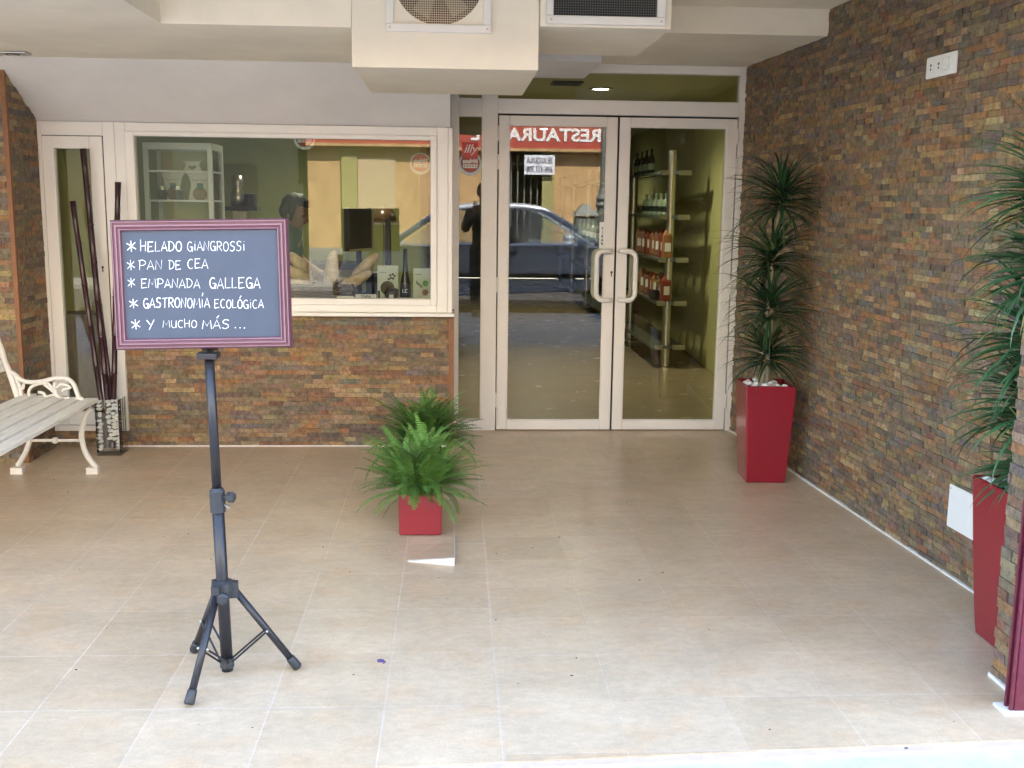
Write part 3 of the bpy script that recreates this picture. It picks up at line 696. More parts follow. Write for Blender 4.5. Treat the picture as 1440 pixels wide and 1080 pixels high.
# ------------------------------------------------------------------ bench
BY = 5.87
t = thing("garden_bench", "white slatted garden bench with scrolled iron arm by the stone pier", "bench", (-2.2, BY, 0))
def A(pts, off, sc):       # picture points to the plane of the bench end, relative to the bench
    r = []
    for q in pts:
        p = on_y((off[0]+q[0]/sc, off[1]+q[1]/sc), BY); r.append(Vector((p.x+2.2, 0, p.z)))
    return r
def smooth_path(p, k=5):
    out = []; n = len(p)
    for i in range(n-1):
        a, b, c, d = p[max(i-1, 0)], p[i], p[i+1], p[min(i+2, n-1)]
        for j in range(k):
            f = j/k; out.append(.5*((2*b)+(-a+c)*f+(2*a-5*b+4*c-d)*f*f+(-a+3*b-3*c+d)*f**3))
    out.append(p[-1]); return out
def iron(w, pts, r, off=(0, 460), sc=9): w.tube(smooth_path(A(pts, off, sc)), r, 8, flat=((0, 1, 0), 1.25))
def bench_end(y):
    w = MB()
    iron(w, [(95, 545), (190, 600), (250, 655), (330, 690), (450, 695), (560, 680), (660, 655), (760, 645), (850, 655), (910, 695), (950, 760), (975, 830), (1000, 890), (1045, 925), (1010, 950)], .0125)
    iron(w, [(190, 600), (230, 700), (262, 800), (280, 880), (330, 950), (440, 985), (600, 985), (720, 965), (850, 935), (990, 905)], .0105)
    iron(w, [(590, 705), (480, 720), (395, 760), (365, 830), (390, 900), (450, 945), (520, 930), (565, 885), (550, 835), (485, 825)], .0085)
    iron(w, [(545, 905), (600, 880), (680, 860), (760, 890)], .008)
    iron(w, [(560, 725), (640, 785), (710, 850), (790, 915)], .0085)
    iron(w, [(600, 705), (660, 760), (690, 800)], .0075)
    iron(w, [(690, 690), (695, 790), (730, 870), (800, 905), (880, 890)], .0075)
    iron(w, [(715, 770), (770, 725), (840, 735), (890, 765), (840, 780), (805, 790), (790, 815)], .0075)
    iron(w, [(250, 790), (290, 770), (300, 715)], .0085)
    o = w.build("scrolled_arm", m_bench, t, smooth=True); o.location.y = y
    w = MB(); o2 = (0, 560); s2 = 7.717
    iron(w, [(1000, 110), (935, 180), (905, 270), (885, 380), (893, 470), (925, 580), (985, 680), (1050, 755)], [.015]*36, o2, s2)
    f0 = A([(1012, 830)], o2, s2)[0].x; w.box((f0-.03, -.024, 0), (f0+.032, .024, .036))
    o = w.build("front_leg", m_bench, t); o.location.y = y
    w = MB(); iron(w, [(330, 440), (300, 530), (262, 620), (195, 730)], [.0145]*16, o2, s2)
    f0 = A([(195, 800)], o2, s2)[0].x; w.box((f0-.032, -.024, 0), (f0+.032, .024, .036))
    o = w.build("back_leg", m_bench, t); o.location.y = y
    w = MB(); zb = A([(600, 458)], o2, s2)[0]; xa = A([(888, 458)], o2, s2)[0].x; xb = A([(310, 458)], o2, s2)[0].x
    w.tube([(xb, 0, zb.z), (xa, 0, zb.z)], .0085, 8); w.ball((zb.x, 0, zb.z), .019)
    o = w.build("cross_bar", m_bench, t, smooth=True); o.location.y = y
    w = MB(); iron(w, [(250, 1000), (215, 860), (160, 690), (110, 550), (60, 440), (20, 300), (-30, 170), (-60, 60)], [.016]*36)
    o = w.build("back_post", m_bench, t, smooth=True); o.location.y = y
for y in (0, -1.62): bench_end(y)
fx0 = on_y((134, 568), BY).x+2.2
for i in range(5):
    xx = fx0-.035-i*.083; zz = .405+.006*i
    w = MB().box((xx-.036, -1.68, zz-.012), (xx+.036, .055, zz+.010)); w.build("seat_slat", m_slat, t, bevel=.004)
for i, (px, py) in enumerate([(55, 470), (-2, 300), (-55, 130)]):
    p = A([(px, py)], (0, 460), 9)[0]
    w = MB().hexa([(p.x-.004+.0, -1.68, p.z-.032), (p.x+.012, -1.68, p.z-.035), (p.x+.012, -.02, p.z-.035), (p.x-.004, -.02, p.z-.032),
                   (p.x-.026, -1.68, p.z+.030), (p.x-.010, -1.68, p.z+.027), (p.x-.010, -.02, p.z+.027), (p.x-.026, -.02, p.z+.030)]); w.build("back_slat", m_slat, t, bevel=.003)

# ------------------------------------------------------------------ vase with bamboo
V0 = Vector((-2.035, 6.36, 0)); hv = .07
t = thing("glass_vase", "square clear glass vase of pebbles holding the bamboo poles", "vase", V0)
w = MB(); th = .006
w.box((-hv, -hv, 0), (hv, hv, .018)); w.box((-hv, -hv, .018), (-hv+th, hv, .335)); w.box((hv-th, -hv, .018), (hv, hv, .335))
w.box((-hv+th, -hv, .018), (hv-th, -hv+th, .335)); w.box((-hv+th, hv-th, .018), (hv-th, hv, .335)); w.build("vase_glass", m_clear, t)
def bamboo(label, p0, p1, r):
    d = (p1-p0); L = d.length; prof = []; n = max(4, int(L/.21)); pts = []; rr = []
    for i in range(n):
        for f, k in ((0, 1.0), (.02, 1.22), (.05, 1.0), (.5, .95)):
            pts.append(p0+d*((i+f)/n)); rr.append(r*k)
    pts.append(p1); rr.append(r*1.1)
    o = MB().tube([p-p0 for p in pts], rr, 10).build("bamboo_pole", m_bamboo, None, smooth=True, weld=False); o.location = p0
    tag(o, label, "bamboo pole", "dark bamboo poles in the vase")
bamboo("shortest dark bamboo pole, leftmost in the glass vase", V0+Vector((-.035, .02, .03)), on_y((102, 283), 6.44), .0155)
bamboo("tallest dark bamboo pole reaching near the top of the narrow door", V0+Vector((-.015, .035, .03)), on_y((117, 209), 6.45), .0175)
bamboo("dark bamboo pole half hidden behind the left edge of the chalkboard", V0+Vector((.0, .0, .03)), on_y((166, 256), 6.42), .0165)
bamboo("slim dark bamboo pole leaning just right of the tallest pole", V0+Vector((.02, .035, .03)), on_y((128, 330), 6.47), .012)
for z in range(14):
    for q in range(5):
        zz = .034+z*.0222
        if q == 0: p = (random.uniform(-.056, -.046), -.050)
        elif q == 1: p = (random.uniform(-.002, .014), random.uniform(-.050, -.044))
        elif q == 2: p = (random.uniform(.024, .036), random.uniform(-.050, -.042))
        elif q == 3: p = (random.uniform(.044, .05), random.uniform(-.045, -.030))
        else: p = (random.uniform(.040, .05), random.uniform(.0, .04))
        if q in (1, 2) and z < 3: continue
        pebble(V0+Vector((p[0], p[1], zz+random.uniform(-.005, .005))), random.uniform(.0115, .0155), "white pebble inside the square glass vase", "white pebbles in the glass vase")

# ------------------------------------------------------------------ chalkboard on its tripod
TX, TY = -.716, 3.25
t = thing("tripod_stand", "black folding tripod stand carrying the chalkboard", "tripod", (TX, TY, 0))
top = on_y((293, 492), TY)-Vector((TX, TY, 0)); top.y = .005
bot = Vector((0, 0, .022)); ax = (top-bot).normalized()
at = lambda z: bot+(top-bot)*((z-bot.z)/(top.z-bot.z))
MB().tube([at(.022), at(.60)], .0185, 14).build("outer_tube", m_black, t, smooth=True)
MB().tube([at(.60), at(1.055)], .0145, 14).build("inner_tube", m_black, t, smooth=True)
w = MB().tube([at(.545), at(.612)], .0235, 14); w.tube([at(.612), at(.622)], [.0235, .017], 14)
cl_ = w.build("clamp_collar", m_blackplastic, t, smooth=False)
w = MB(); c0 = at(.592); w.tube([c0+Vector((.018, -.004, 0)), c0+Vector((.034, -.008, .002))], .007, 8)
w.tube([c0+Vector((.030, -.008, .002)), c0+Vector((.036, -.010, .002)), c0+Vector((.052, -.013, .003)), c0+Vector((.056, -.014, .003))], [.012, .0175, .0175, .012], 6); w.build("clamp_knob", m_blackplastic, t)
w = MB(); c0 = at(.562); w.tube([c0+Vector((.02, -.004, .008)), c0+Vector((.038, -.008, -.002))], .004, 6); w.build("clamp_pin", m_steel, t)
w = MB().lathe([(.021, .268), (.034, .272), (.036, .295), (.034, .318), (.023, .324)], (at(.3).x, at(.3).y, 0), 16)
hubz = .30
feet = [Vector((-.786-TX, 3.044-TY, 0)), Vector((-.504-TX, 3.289-TY, 0)), Vector((-.862-TX, 3.43-TY, 0))]
hx = at(hubz)
for f in feet:
    d = Vector((f.x-hx.x, f.y-hx.y, 0)).normalized(); sd_ = Vector((-d.y, d.x, 0))
    w.hexa([hx+d*.02+sd_*a+Vector((0, 0, b)) for a, b in ((-.014, -.035), (.014, -.035))]+[hx+d*.048+sd_*a+Vector((0, 0, -.035)) for a in (.014, -.014)]
           +[hx+d*.02+sd_*a+Vector((0, 0, .02)) for a in (-.014, .014)]+[hx+d*.048+sd_*a+Vector((0, 0, .014)) for a in (.014, -.014)])
w.build("leg_hub", m_blackplastic, t)
w = MB(); c0 = hx+Vector((.005, -.034, -.012)); w.tube([c0, c0+Vector((.004, -.018, -.003))], .008, 8)
w.tube([c0+Vector((.004, -.016, -.002)), c0+Vector((.006, -.022, -.003)), c0+Vector((.009, -.036, -.004)), c0+Vector((.009, -.040, -.004))], [.014, .020, .020, .014], 6); w.build("hub_knob", m_blackplastic, t)
for f in feet:
    d = Vector((f.x-hx.x, f.y-hx.y, 0)).normalized(); a = hx+d*.036+Vector((0, 0, -.012)); b = f+Vector((0, 0, .018))
    leg = MB().tube([a, b], .0115, 10).build("leg", m_black, t, smooth=True)
    e = (b-a).normalized()
    MB().tube([b-e*.035, b-e*.028, b+e*.004, b+e*.010], [.0135, .0150, .0165, .013], 10).build("rubber_foot", m_blackplastic, leg, smooth=True)
    m_ = a+(b-a)*.52; sd_ = Vector((-d.y, d.x, 0)); lo = at(.055)
    w = MB()
    for s_ in (-.009, .009): w.tube([m_+sd_*s_*1.5, lo+sd_*s_*1.8+d*.016], .0035, 6)
    w.build("brace", m_black, t)
    MB().ball(m_+sd_*.016, .005, 8, 6).ball(m_-sd_*.016, .005, 8, 6).build("rivet", m_steel, t)
w = MB().tube([at(.035), at(.065)], .0225, 12).build("brace_collar", m_blackplastic, t)
w = MB().box((top.x-.03, -.03, 1.028), (top.x+.03, .03, 1.046)).box((top.x-.025, .012, 1.05), (top.x+.025, .030, 1.12)); w.build("top_bracket", m_black, t, bevel=.002)
# the board: corners from the photograph on its own tilted plane
yb, yt = 3.226, 3.252
c_bl, c_br, c_tr, c_tl = on_y((163, 494), yb), on_y((414, 487), yb), on_y((402, 308), yt), on_y((155, 308), yt)
ctr = (c_bl+c_br+c_tr+c_tl)/4
bu = ((c_br-c_bl)+(c_tr-c_tl)).normalized(); bv_ = ((c_tl-c_bl)+(c_tr-c_br)); bv_ = (bv_-bu*bv_.dot(bu)).normalized(); bn = bu.cross(bv_)
if bn.y > 0: bn = -bn
BW = ((c_br-c_bl).length+(c_tr-c_tl).length)/2; BH = ((c_tl-c_bl).length+(c_tr-c_br).length)/2
t = thing("chalkboard", "blue grey chalkboard menu in a ridged mauve frame on the tripod", "chalkboard", ctr)
bp_ = lambda a, b, d=0: bu*a+bv_*b+bn*d
def loop(w, o0, o1, d0, d1):
    """mitred frame ring from outer inset o0 at depth d0 to inner inset o1 at depth d1"""
    A_ = [(-BW/2+o0, -BH/2+o0), (BW/2-o0, -BH/2+o0), (BW/2-o0, BH/2-o0), (-BW/2+o0, BH/2-o0)]
    B_ = [(-BW/2+o1, -BH/2+o1), (BW/2-o1, -BH/2+o1), (BW/2-o1, BH/2-o1), (-BW/2+o1, BH/2-o1)]
    for i in range(4):
        j = (i+1) % 4; w.poly([bp_(*A_[i], d0), bp_(*A_[j], d0), bp_(*B_[j], d1), bp_(*B_[i], d1)])
w = MB(); prof = [(0, -.012), (.001, .002), (.006, .014), (.009, .014), (.010, .0105), (.014, .0105), (.016, .015), (.021, .015), (.0225, .011), (.0255, .0105), (.0275, .0135), (.031, .0125), (.034, .004)]
for i in range(len(prof)-1):
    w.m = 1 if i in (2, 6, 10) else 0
    loop(w, prof[i][0], prof[i+1][0], prof[i][1], prof[i+1][1])
w.m = 0; w.poly([bp_(-BW/2, -BH/2, -.012), bp_(-BW/2, BH/2, -.012), bp_(BW/2, BH/2, -.012), bp_(BW/2, -BH/2, -.012)])
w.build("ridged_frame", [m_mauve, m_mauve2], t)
w = MB(); e = .033; w.poly([bp_(-BW/2+e, -BH/2+e, .004), bp_(BW/2-e, -BH/2+e, .004), bp_(BW/2-e, BH/2-e, .004), bp_(-BW/2+e, BH/2-e, .004)])
w.build("slate", m_board, t)
arc = lambda cx, cy, rx, ry, a0, a1, n=9: [(cx+rx*math.cos(R(a0+(a1-a0)*i/n)), cy+ry*math.sin(R(a0+(a1-a0)*i/n))) for i in range(n+1)]
GL = {'H': [[(.02, 1.18), (.05, 0)], [(.85, 1.0), (.82, 0)], [(.05, .5), (.84, .56)]], 'E': [[(.1, 1), (.08, 0)], [(.02, 1), (.9, 1.02)], [(.1, .52), (.7, .55)], [(.08, 0), (.95, .08)]],
      'L': [[(.12, 1), (.08, .02), (.95, .06)]], 'A': [[(.0, 0), (.5, 1.0), (.98, -.02)], [(.2, .3), (.85, .33)]], 'D': [[(.12, 1), (.1, 0)], [(-.1, .98), (.4, 1.0), (.85, .75), (.9, .4), (.6, .1), (.1, 0)]],
      'O': [arc(.5, .5, .44, .5, 100, 470, 14)], 'G': [arc(.52, .5, .46, .5, 50, 300, 12)+[(.92, .42)], [(.5, .45), (.98, .43), (.9, -.05)]], 'N': [[(.05, 0), (.12, 1), (.85, .02), (.92, 1.05)]],
      'R': [[(.12, 1), (.1, 0)], [(.0, .95), (.5, 1.02), (.85, .8), (.7, .55), (.12, .45)], [(.4, .48), (.95, -.02)]], 'S': [[(.9, .92), (.5, 1.02), (.15, .82), (.3, .58), (.75, .45), (.85, .2), (.5, -.02), (.05, .08)]],
      'I': [[(.5, .72), (.5, 0)], [(.46, .95), (.58, 1.0)]], 'P': [[(.15, 1), (.1, -.02)], [(-.08, .95), (.5, 1.05), (.95, .8), (.75, .5), (.15, .45)]], 'C': [arc(.55, .5, .48, .5, 55, 305, 12)],
      'M': [[(.02, 0), (.15, 1), (.5, .35), (.85, 1.02), (.98, 0)]], 'T': [[(.5, 1), (.5, 0)], [(.0, .98), (1.0, 1.03)]], 'U': [[(.1, 1), (.1, .3), (.4, 0), (.8, .15), (.9, 1), (.92, 0)]],
      'Y': [[(.0, 1), (.45, .5)], [(.95, 1.05), (.35, -.1)]], '.': [[(.4, .04), (.6, .1), (.5, .0)]], '*': [[(.05, .75), (.95, .2)], [(.1, .1), (.9, .85)], [(.45, 1.0), (.52, -.05)]]}
GL['Í'] = [[(.5, .8), (.5, 0)], [(.45, 1.15), (.75, 1.5)]]; GL['Ó'] = GL['O']+[[(.45, 1.2), (.75, 1.5)]]; GL['Á'] = GL['A']+[[(.5, 1.2), (.75, 1.5)]]
def on_board(px, py):
    d = ray((px, py)); k = (ctr-EYE).dot(bn)/d.dot(bn); return EYE+d*k-ctr
def chalk(w, word, x0, x1, yt_, yb_, thick, slope=0):
    wid = {'I': .45, 'Í': .45, '.': .5, 'M': 1.25, 'L': .85, '*': 1}; tot = sum(wid.get(c, 1)+.16 for c in word)-.16; x = x0; u_ = (x1-x0)/tot
    for ci, c in enumerate(word):
        ww = wid.get(c, 1)*u_; jy = random.uniform(-.05, .05)*(yb_-yt_)
        for st_ in GL[c]:
            pts = []
            for a, b in st_:
                px = x+a*ww+random.uniform(-.02, .02)*u_; py = yb_-(yb_-yt_)*b+jy+slope*(x-x0)
                pts.append(on_board(140+px/4.91, 290+py/4.91)+bn*.0055)
            if len(pts) > 2: pts = smooth_path(pts, 3) if c in 'DOGRSPCUÓ' else pts
            w.tube(pts, thick*.42*random.uniform(.8, 1.2), 6, flat=(tuple(bn), .35))
        x += ww+.16*u_
lines = [[("*", 188, 258, 240, 312, .0030), ("HELADO", 285, 572, 245, 312, .0025), ("GIANGROSSI", 608, 1008, 244, 308, .0021)],
         [("*", 190, 250, 368, 436, .0023), ("PAN", 275, 437, 372, 435, .0021), ("DE", 482, 566, 376, 436, .0021), ("CEA", 610, 752, 366, 430, .0022)],
         [("*", 195, 252, 496, 560, .0022), ("EMPANADA", 290, 697, 502, 563, .0022), ("GALLEGA", 762, 1112, 495, 568, .0026)],
         [("*", 206, 272, 638, 698, .0029), ("GASTRONOMÍA", 306, 764, 634, 700, .0029), ("ECOLÓGICA", 795, 1135, 646, 704, .0024)],
         [("*", 220, 288, 780, 846, .0026), ("Y", 328, 382, 785, 845, .0026), ("MUCHO", 440, 676, 786, 836, .0020), ("MÁS", 712, 900, 786, 846, .0025), ("...", 928, 1015, 800, 842, .0034)]]
for ln in lines:
    for a in ln:
        w = MB(); chalk(w, *a); w.build("handwritten_asterisk" if a[0] == "*" else "handwritten_word", m_chalk, t)

c_ = on_z((535, 930))
w = MB().lathe([(.006, .0005), (.011, .0005), (.012, .004), (.007, .006), (.006, .0005)], (0, 0, 0), 14); w.tube([(.010, .0, .003), (.016, -.010, .003), (.010, -.022, .003)], .0022, 6)
o = w.build("plastic_scrap", mat("violet_plastic", (.12, .08, .22), rough=.4)); o.location = c_
tag(o, "tiny violet plastic ring lying on the pale tiles right of the tripod", "scrap")
w = MB()
for i in range(70):
    p = Vector((random.uniform(-2.2, 1.6), random.uniform(2.72, 6.4), .0008)); r = random.uniform(.0012, .0038)
    w.ball(p, (r*random.uniform(.8, 1.8), r, r*.5), 6, 4)
tag(w.build("grit", m_dark), "scattered dark grit and crumbs on the tiles", "grit", kind="stuff")
# ------------------------------------------------------------------ inside the shop: lamps
m_lamp = mat("lit_lamp", (1, 1, 1), emit=((.95, 1.0, .88), 6))
def downlight(label, x, y, power):
    t = thing("ceiling_downlight", label, "downlight", (x, y, 2.5), 0, "round downlights in the shop ceiling")
    MB().lathe([(.105, -.001), (.105, -.010), (.082, -.014), (.080, -.004)], (0, 0, 0), 24).build("rim", m_steel, t, smooth=True)
    MB().lathe([(.0001, -.006), (.079, -.006)], (0, 0, 0), 24).build("lamp_disc", m_lamp, t)
    ld = bpy.data.lights.new("lamp_light", 'SPOT'); ld.energy = power; ld.spot_size = R(150); ld.spot_blend = .8; ld.shadow_soft_size = .07; ld.color = (1, .95, .74)
    lo = bpy.data.objects.new("lamp_light", ld); C.objects.link(lo); lo.parent = t; lo.location = (0, 0, -.03)
downlight("lit round ceiling downlight seen through the pane above the doors", on_z((845, 124), 2.5).x, on_z((845, 124), 2.5).y, 8)
downlight("lit round ceiling downlight deeper in the shop", 1.2, 14.5, 8)
downlight("added round ceiling downlight over the shop counter, out of view", -.9, 8.2, 7)  # added lamp, unseen, brightens the goods behind the display window
c_ = on_z((797, 116), 2.5); t = thing("ceiling_vent", "dark square air vent in the shop ceiling beside the lit downlight", "vent", (c_.x, c_.y, 2.5))
MB().box((-.13, -.13, -.012), (.13, .13, -.001)).build("vent_frame", m_dark, t, bevel=.003)
w = MB()
for i in range(6): w.box((-.11, -.105+i*.037, -.018), (.11, -.085+i*.037, -.0125))
w.build("vent_slats", m_dark, t)

# ------------------------------------------------------------------ shelving by the right interior wall
t = thing("wall_shelving", "steel post shelving with glass shelves along the right shop wall", "shelving", (2.0, 9.88, 0))
for i, y in enumerate((0, 2.05, 4.1, 6.1, 8.1, 10.0)):
    w = MB().lathe([(.10, -.003), (.10, .006), (.042, .012), (.042, 2.0), (.0001, 2.0)], (0, y, 0), 16); w.build("post", m_steel, t, smooth=False)
sz = (1.80, 1.40, 1.01, .61, .20)
m_shelf = mat("smoked_glass_shelf", (.12, .14, .12), rough=.15)
for z in sz:
    w = MB().box((.01, -.10, z-.014), (.16, 10.2, z+.014)); w.box((-.16, -.10, z-.014), (-.005, 10.2, z+.014)) if z < .3 else w.box((-.12, -.05, z-.012), (-.047, 10.2, z+.012))
    w.build("shelf", m_shelf, t)
    MB().box((-.12, -.115, z-.022), (-.045, -.10, z+.022)).box((.045, -.115, z-.022), (.16, -.10, z+.022)).build("bracket", m_steel, t)
def packet_mesh(w, H, W, D):
    w.hexa([(-W/2, -D/2, 0), (W/2, -D/2, 0), (W/2, D/2, 0), (-W/2, D/2, 0), (-W/2, -D/2, H*.8), (W/2, -D/2, H*.8), (W/2, D/2, H*.8), (-W/2, D/2, H*.8)])
    w.hexa([(-W/2, -D/2, H*.8), (W/2, -D/2, H*.8), (W/2, D/2, H*.8), (-W/2, D/2, H*.8), (-W*.2, -.004, H), (W*.2, -.004, H), (W*.2, .004, H), (-W*.2, .004, H)])
m_pk = [mat("red_packet", (.26, .045, .03), rough=.4), mat("orange_packet", (.34, .15, .06), rough=.4), mat("brown_packet", (.24, .10, .06), rough=.5)]
def packets(lbl, grp, z, n, y0, dy, x=-.03):
    for i in range(n):
        t = thing("food_packet", lbl, "packet", (2.0+x+random.uniform(-.01, .01), 9.88+y0+dy*i, z), random.uniform(-.2, .2), grp)
        w = MB(); packet_mesh(w, random.uniform(.22, .26), .085, .06); w.build("packet_body", m_pk[(i*2+n) % 3], t, bevel=.004)
        MB().box((-.028, -.033, .06), (.028, -.0305, .14)).build("paper_label", m_white, t)
packets("red or orange packet on the third shelf of the steel shelving", "packets on the third shelf", 1.024, 7, -.02, .24, -.02)
packets("red packet on the fourth shelf of the steel shelving", "packets on the fourth shelf", .624, 6, -.02, .24, -.02)
def bottle(label, loc, H, r, mt, group, cap=None):
    t = thing("bottle", label, "bottle", loc, 0, group)
    MB().lathe([(r*.9, 0), (r, .01), (r, H*.55), (r*.85, H*.66), (r*.34, H*.78), (r*.32, H*.93), (r*.40, H*.935), (r*.40, H)], (0, 0, 0), 14).build("bottle_glass", mt, t, smooth=False)
    MB().lathe([(r*1.01, H*.16), (r*1.01, H*.42)], (0, 0, 0), 14).build("paper_label", cap or m_white, t)
m_bot = mat("pale_green_bottle", (.22, .27, .19), rough=.15); m_botd = mat("dark_bottle", (.015, .018, .016), rough=.15)
for i in range(5): bottle("pale bottle on the second shelf of the steel shelving", (1.97, 9.92+i*.26, 1.414), .20, .042, m_bot, "bottles on the second shelf", m_botd)
for i in range(4): bottle("dark bottle on the top shelf of the steel shelving", (1.96, 10.7+i*.28, 1.814), .24, .036, m_botd, "bottles on the top shelf", m_bot)
for i in range(5): bottle("pale bottle far back on the third shelf of the steel shelving", (1.93, 14.3+i*.5, 1.024), .26, .045, m_bot, "bottles far back on the third shelf", m_white)
t = thing("potted_flowers", "small dark pot of yellow flowers on the fourth steel shelf", "flowers", (1.90, 10.02, .624))
MB().lathe([(.04, 0), (.055, .09), (.05, .09)], (0, 0, 0), 12).build("pot", m_dark, t)
w = MB()
for i in range(26):
    a = random.uniform(0, 6.28); q = random.uniform(0, .07); c0 = Vector((q*math.cos(a), q*math.sin(a), .11+random.uniform(0, .07)))
    for j in range(5): b = j*1.2566; w.poly([c0, c0+Vector((.014*math.cos(b), .014*math.sin(b), .004)), c0+Vector((.014*math.cos(b+.8), .014*math.sin(b+.8), .004))])
w.build("blossoms", mat("yellow_petals", (.55, .50, .12), rough=.7), t)

# ------------------------------------------------------------------ behind the display window
CZ = .905
t = thing("shop_counter", "wooden counter behind the display window", "counter", (-1.05, 6.95, 0))
MB().box((-.92, -.33, CZ-.03), (.93, .30, CZ)).build("worktop", m_wood, t, bevel=.004)
MB().box((-.90, -.30, 0), (.91, .27, CZ-.031)).build("counter_body", m_wood, t)
t = thing("rear_counter", "dark worktop against the olive shop wall", "counter", (-2.0, 9.2, 0))
MB().box((-1.3, -.3, .95), (1.2, .3, .99)).build("worktop", m_dark, t); MB().box((-1.28, -.27, 0), (1.18, .3, .949)).build("counter_body", m_olive, t)
# glazed display cabinet
K0 = on_y((200, 200), 6.95); K1 = on_y((297, 203), 6.95); cw = K1.x-K0.x; kt = K0.z-CZ
t = thing("display_cabinet", "white framed glass display cabinet with shelves inside the window", "cabinet", (K0.x, 6.95, CZ))
m_cab = mat("pale_grey_cabinet", (.78, .84, .82), rough=.35)
w = MB(); p = .028; D = .34
for x in (0, cw-p):
    for y in (0, D-p): w.box((x, y, 0), (x+p, y+p, kt))
for z in (0, kt-.04):
    w.box((p, 0, z), (cw-p, p, z+.04)); w.box((p, D-p, z), (cw-p, D, z+.04)); w.box((0, p, z), (p, D-p, z+.04)); w.box((cw-p, p, z), (cw, D-p, z+.04))
w.box((p, p, kt-.012), (cw-p, D-p, kt-.002)); w.build("cabinet_frame", m_cab, t)
shz = [on_y((250, 240), 7.0).z-CZ, on_y((250, 281), 7.0).z-CZ, .25]
for z in shz: MB().box((.006, .006, z-.012), (cw-.006, D-.006, z)).build("shelf", m_cab, t)
MB().box((p, .010, .04), (cw-p, .014, kt-.04)).build("front_glass", m_clear, t)
MB().box((cw-.016, p, .04), (cw-.012, D-p, kt-.04)).build("side_glass", m_clear, t)
MB().box((p, D-.016, .04), (cw-p, D-.012, kt-.04)).build("back_panel", m_olive, t)
def bag(label, x, z, W, H, band, kind):
    t = thing("white_bag", label, "bag", (K0.x+x, 7.06, CZ+z), 0, "white bags in the display cabinet")
    out = [(-W/2, 0), (W/2, 0), (W*.42, H*.3), (W*.36, H*.55), (W*.42, H*.8), (W*.56, H), (-W*.56, H), (-W*.42, H*.8), (-W*.36, H*.55), (-W*.42, H*.3)]
    w = MB().prism([(a, -.018, b) for a, b in out], (0, .036, 0)); w.build("bag_body", m_white, t, bevel=.003)
    w = MB()
    if kind == 'heart':
        pts = [(.0, .02), (.05, .055), (.058, .08), (.035, .092), (0, .075), (-.035, .092), (-.058, .08), (-.05, .055)]
        w.prism([(a*W*4, -.0195, b*H*6) for a, b in pts], (0, .001, 0)); w.build("printed_heart", m_wood, t)
    else:
        w.lathe([(W*.30, -.0195), (.0001, -.0195)], (0, 0, H*.22), 20, 'y').build("printed_oval", m_wood, t)
        MB().box((-W*.12, -.020, H*.38), (W*.16, -.0186, H*.62)).build("blue_square", mat("teal_print", (.03, .15, .16)), t)
        w = MB()
        for i in range(7): w.box((-W*.3+i*W*.09, -.0195, H*.72), (-W*.3+i*W*.09+W*.05, -.0186, H*.745))
        w.build("printed_line", m_dark, t)
bag("white bag printed with a heart on the top cabinet shelf", cw*.66, shz[0]+.001, .115, .062, 0, 'heart')
bag("plain white bag at the left of the middle cabinet shelf", cw*.36, shz[1]+.001, .135, .17, 0, 'plain')
bag("larger white bag at the right of the middle cabinet shelf", cw*.76, shz[1]+.001, .15, .17, 0, 'plain')
for i, (x, r, l) in enumerate(((.22, .028, "small brass lidded jar left in the middle cabinet shelf"), (.46, .032, "silver lidded jar in front of the white bags"))):
    t = thing("jar", l, "jar", (K0.x+cw*x, 7.005, CZ+shz[1]+.001), 0, "jars in the display cabinet")
    MB().lathe([(r, 0), (r, .05), (r*.8, .06)], (0, 0, 0), 14).build("jar_body", m_dark, t); MB().lathe([(r*.85, .06), (r*.85, .085), (.001, .088)], (0, 0, 0), 14).build("lid", m_steel, t)
for i, (x, l) in enumerate(((.28, "dark red box on the lower cabinet shelf"), (.75, "round red tin on the lower cabinet shelf"))):
    t = thing("red_tin", l, "tin", (K0.x+cw*x, 7.06, CZ+.251), 0)
    if i == 0: MB().box((-.07, -.03, 0), (.05, .03, .10)).build("tin_body", m_pk[0], t, bevel=.004)
    else: MB().lathe([(.06, 0), (.06, .07), (.045, .085), (.0001, .088)], (0, 0, 0), 18).build("tin_body", m_pk[0], t)
    MB().box((-.03, -.0615 if i else -.0315, .03), (.02, -.0605 if i else -.0302, .06)).build("paper_label", m_white, t)
# coffee machine with tall column
t = thing("coffee_machine", "tall dark coffee machine with chrome eagle column behind the cabinet", "coffee machine", (on_y((340, 250), 8.0).x, 8.0, .99))
MB().box((-.07, -.03, .0), (-.03, .03, .45)).box((-.03, -.03, .0), (.03, .03, .44)).build("column", m_steel, t, bevel=.004)
MB().box((-.12, -.1, .44), (.12, .1, .47)).build("upper_tray", m_dark, t)
MB().lathe([(.05, .47), (.055, .55), (.03, .60), (.045, .63), (.035, .69), (.0001, .70)], (-.03, 0, 0), 14).build("chrome_dome", m_steel, t, smooth=True)
MB().lathe([(.045, .47), (.045, .56), (.0001, .565)], (.06, 0, 0), 14).build("dark_pot", m_dark, t)
MB().box((-.12, -.12, -.05), (.22, .12, .0)).build("base", m_dark, t)
for q in (.0, .09, .17): MB().lathe([(.04, .0), (.045, .05), (.02, .08)], (q, -.06, 0), 12).build("cup", m_steel, t)
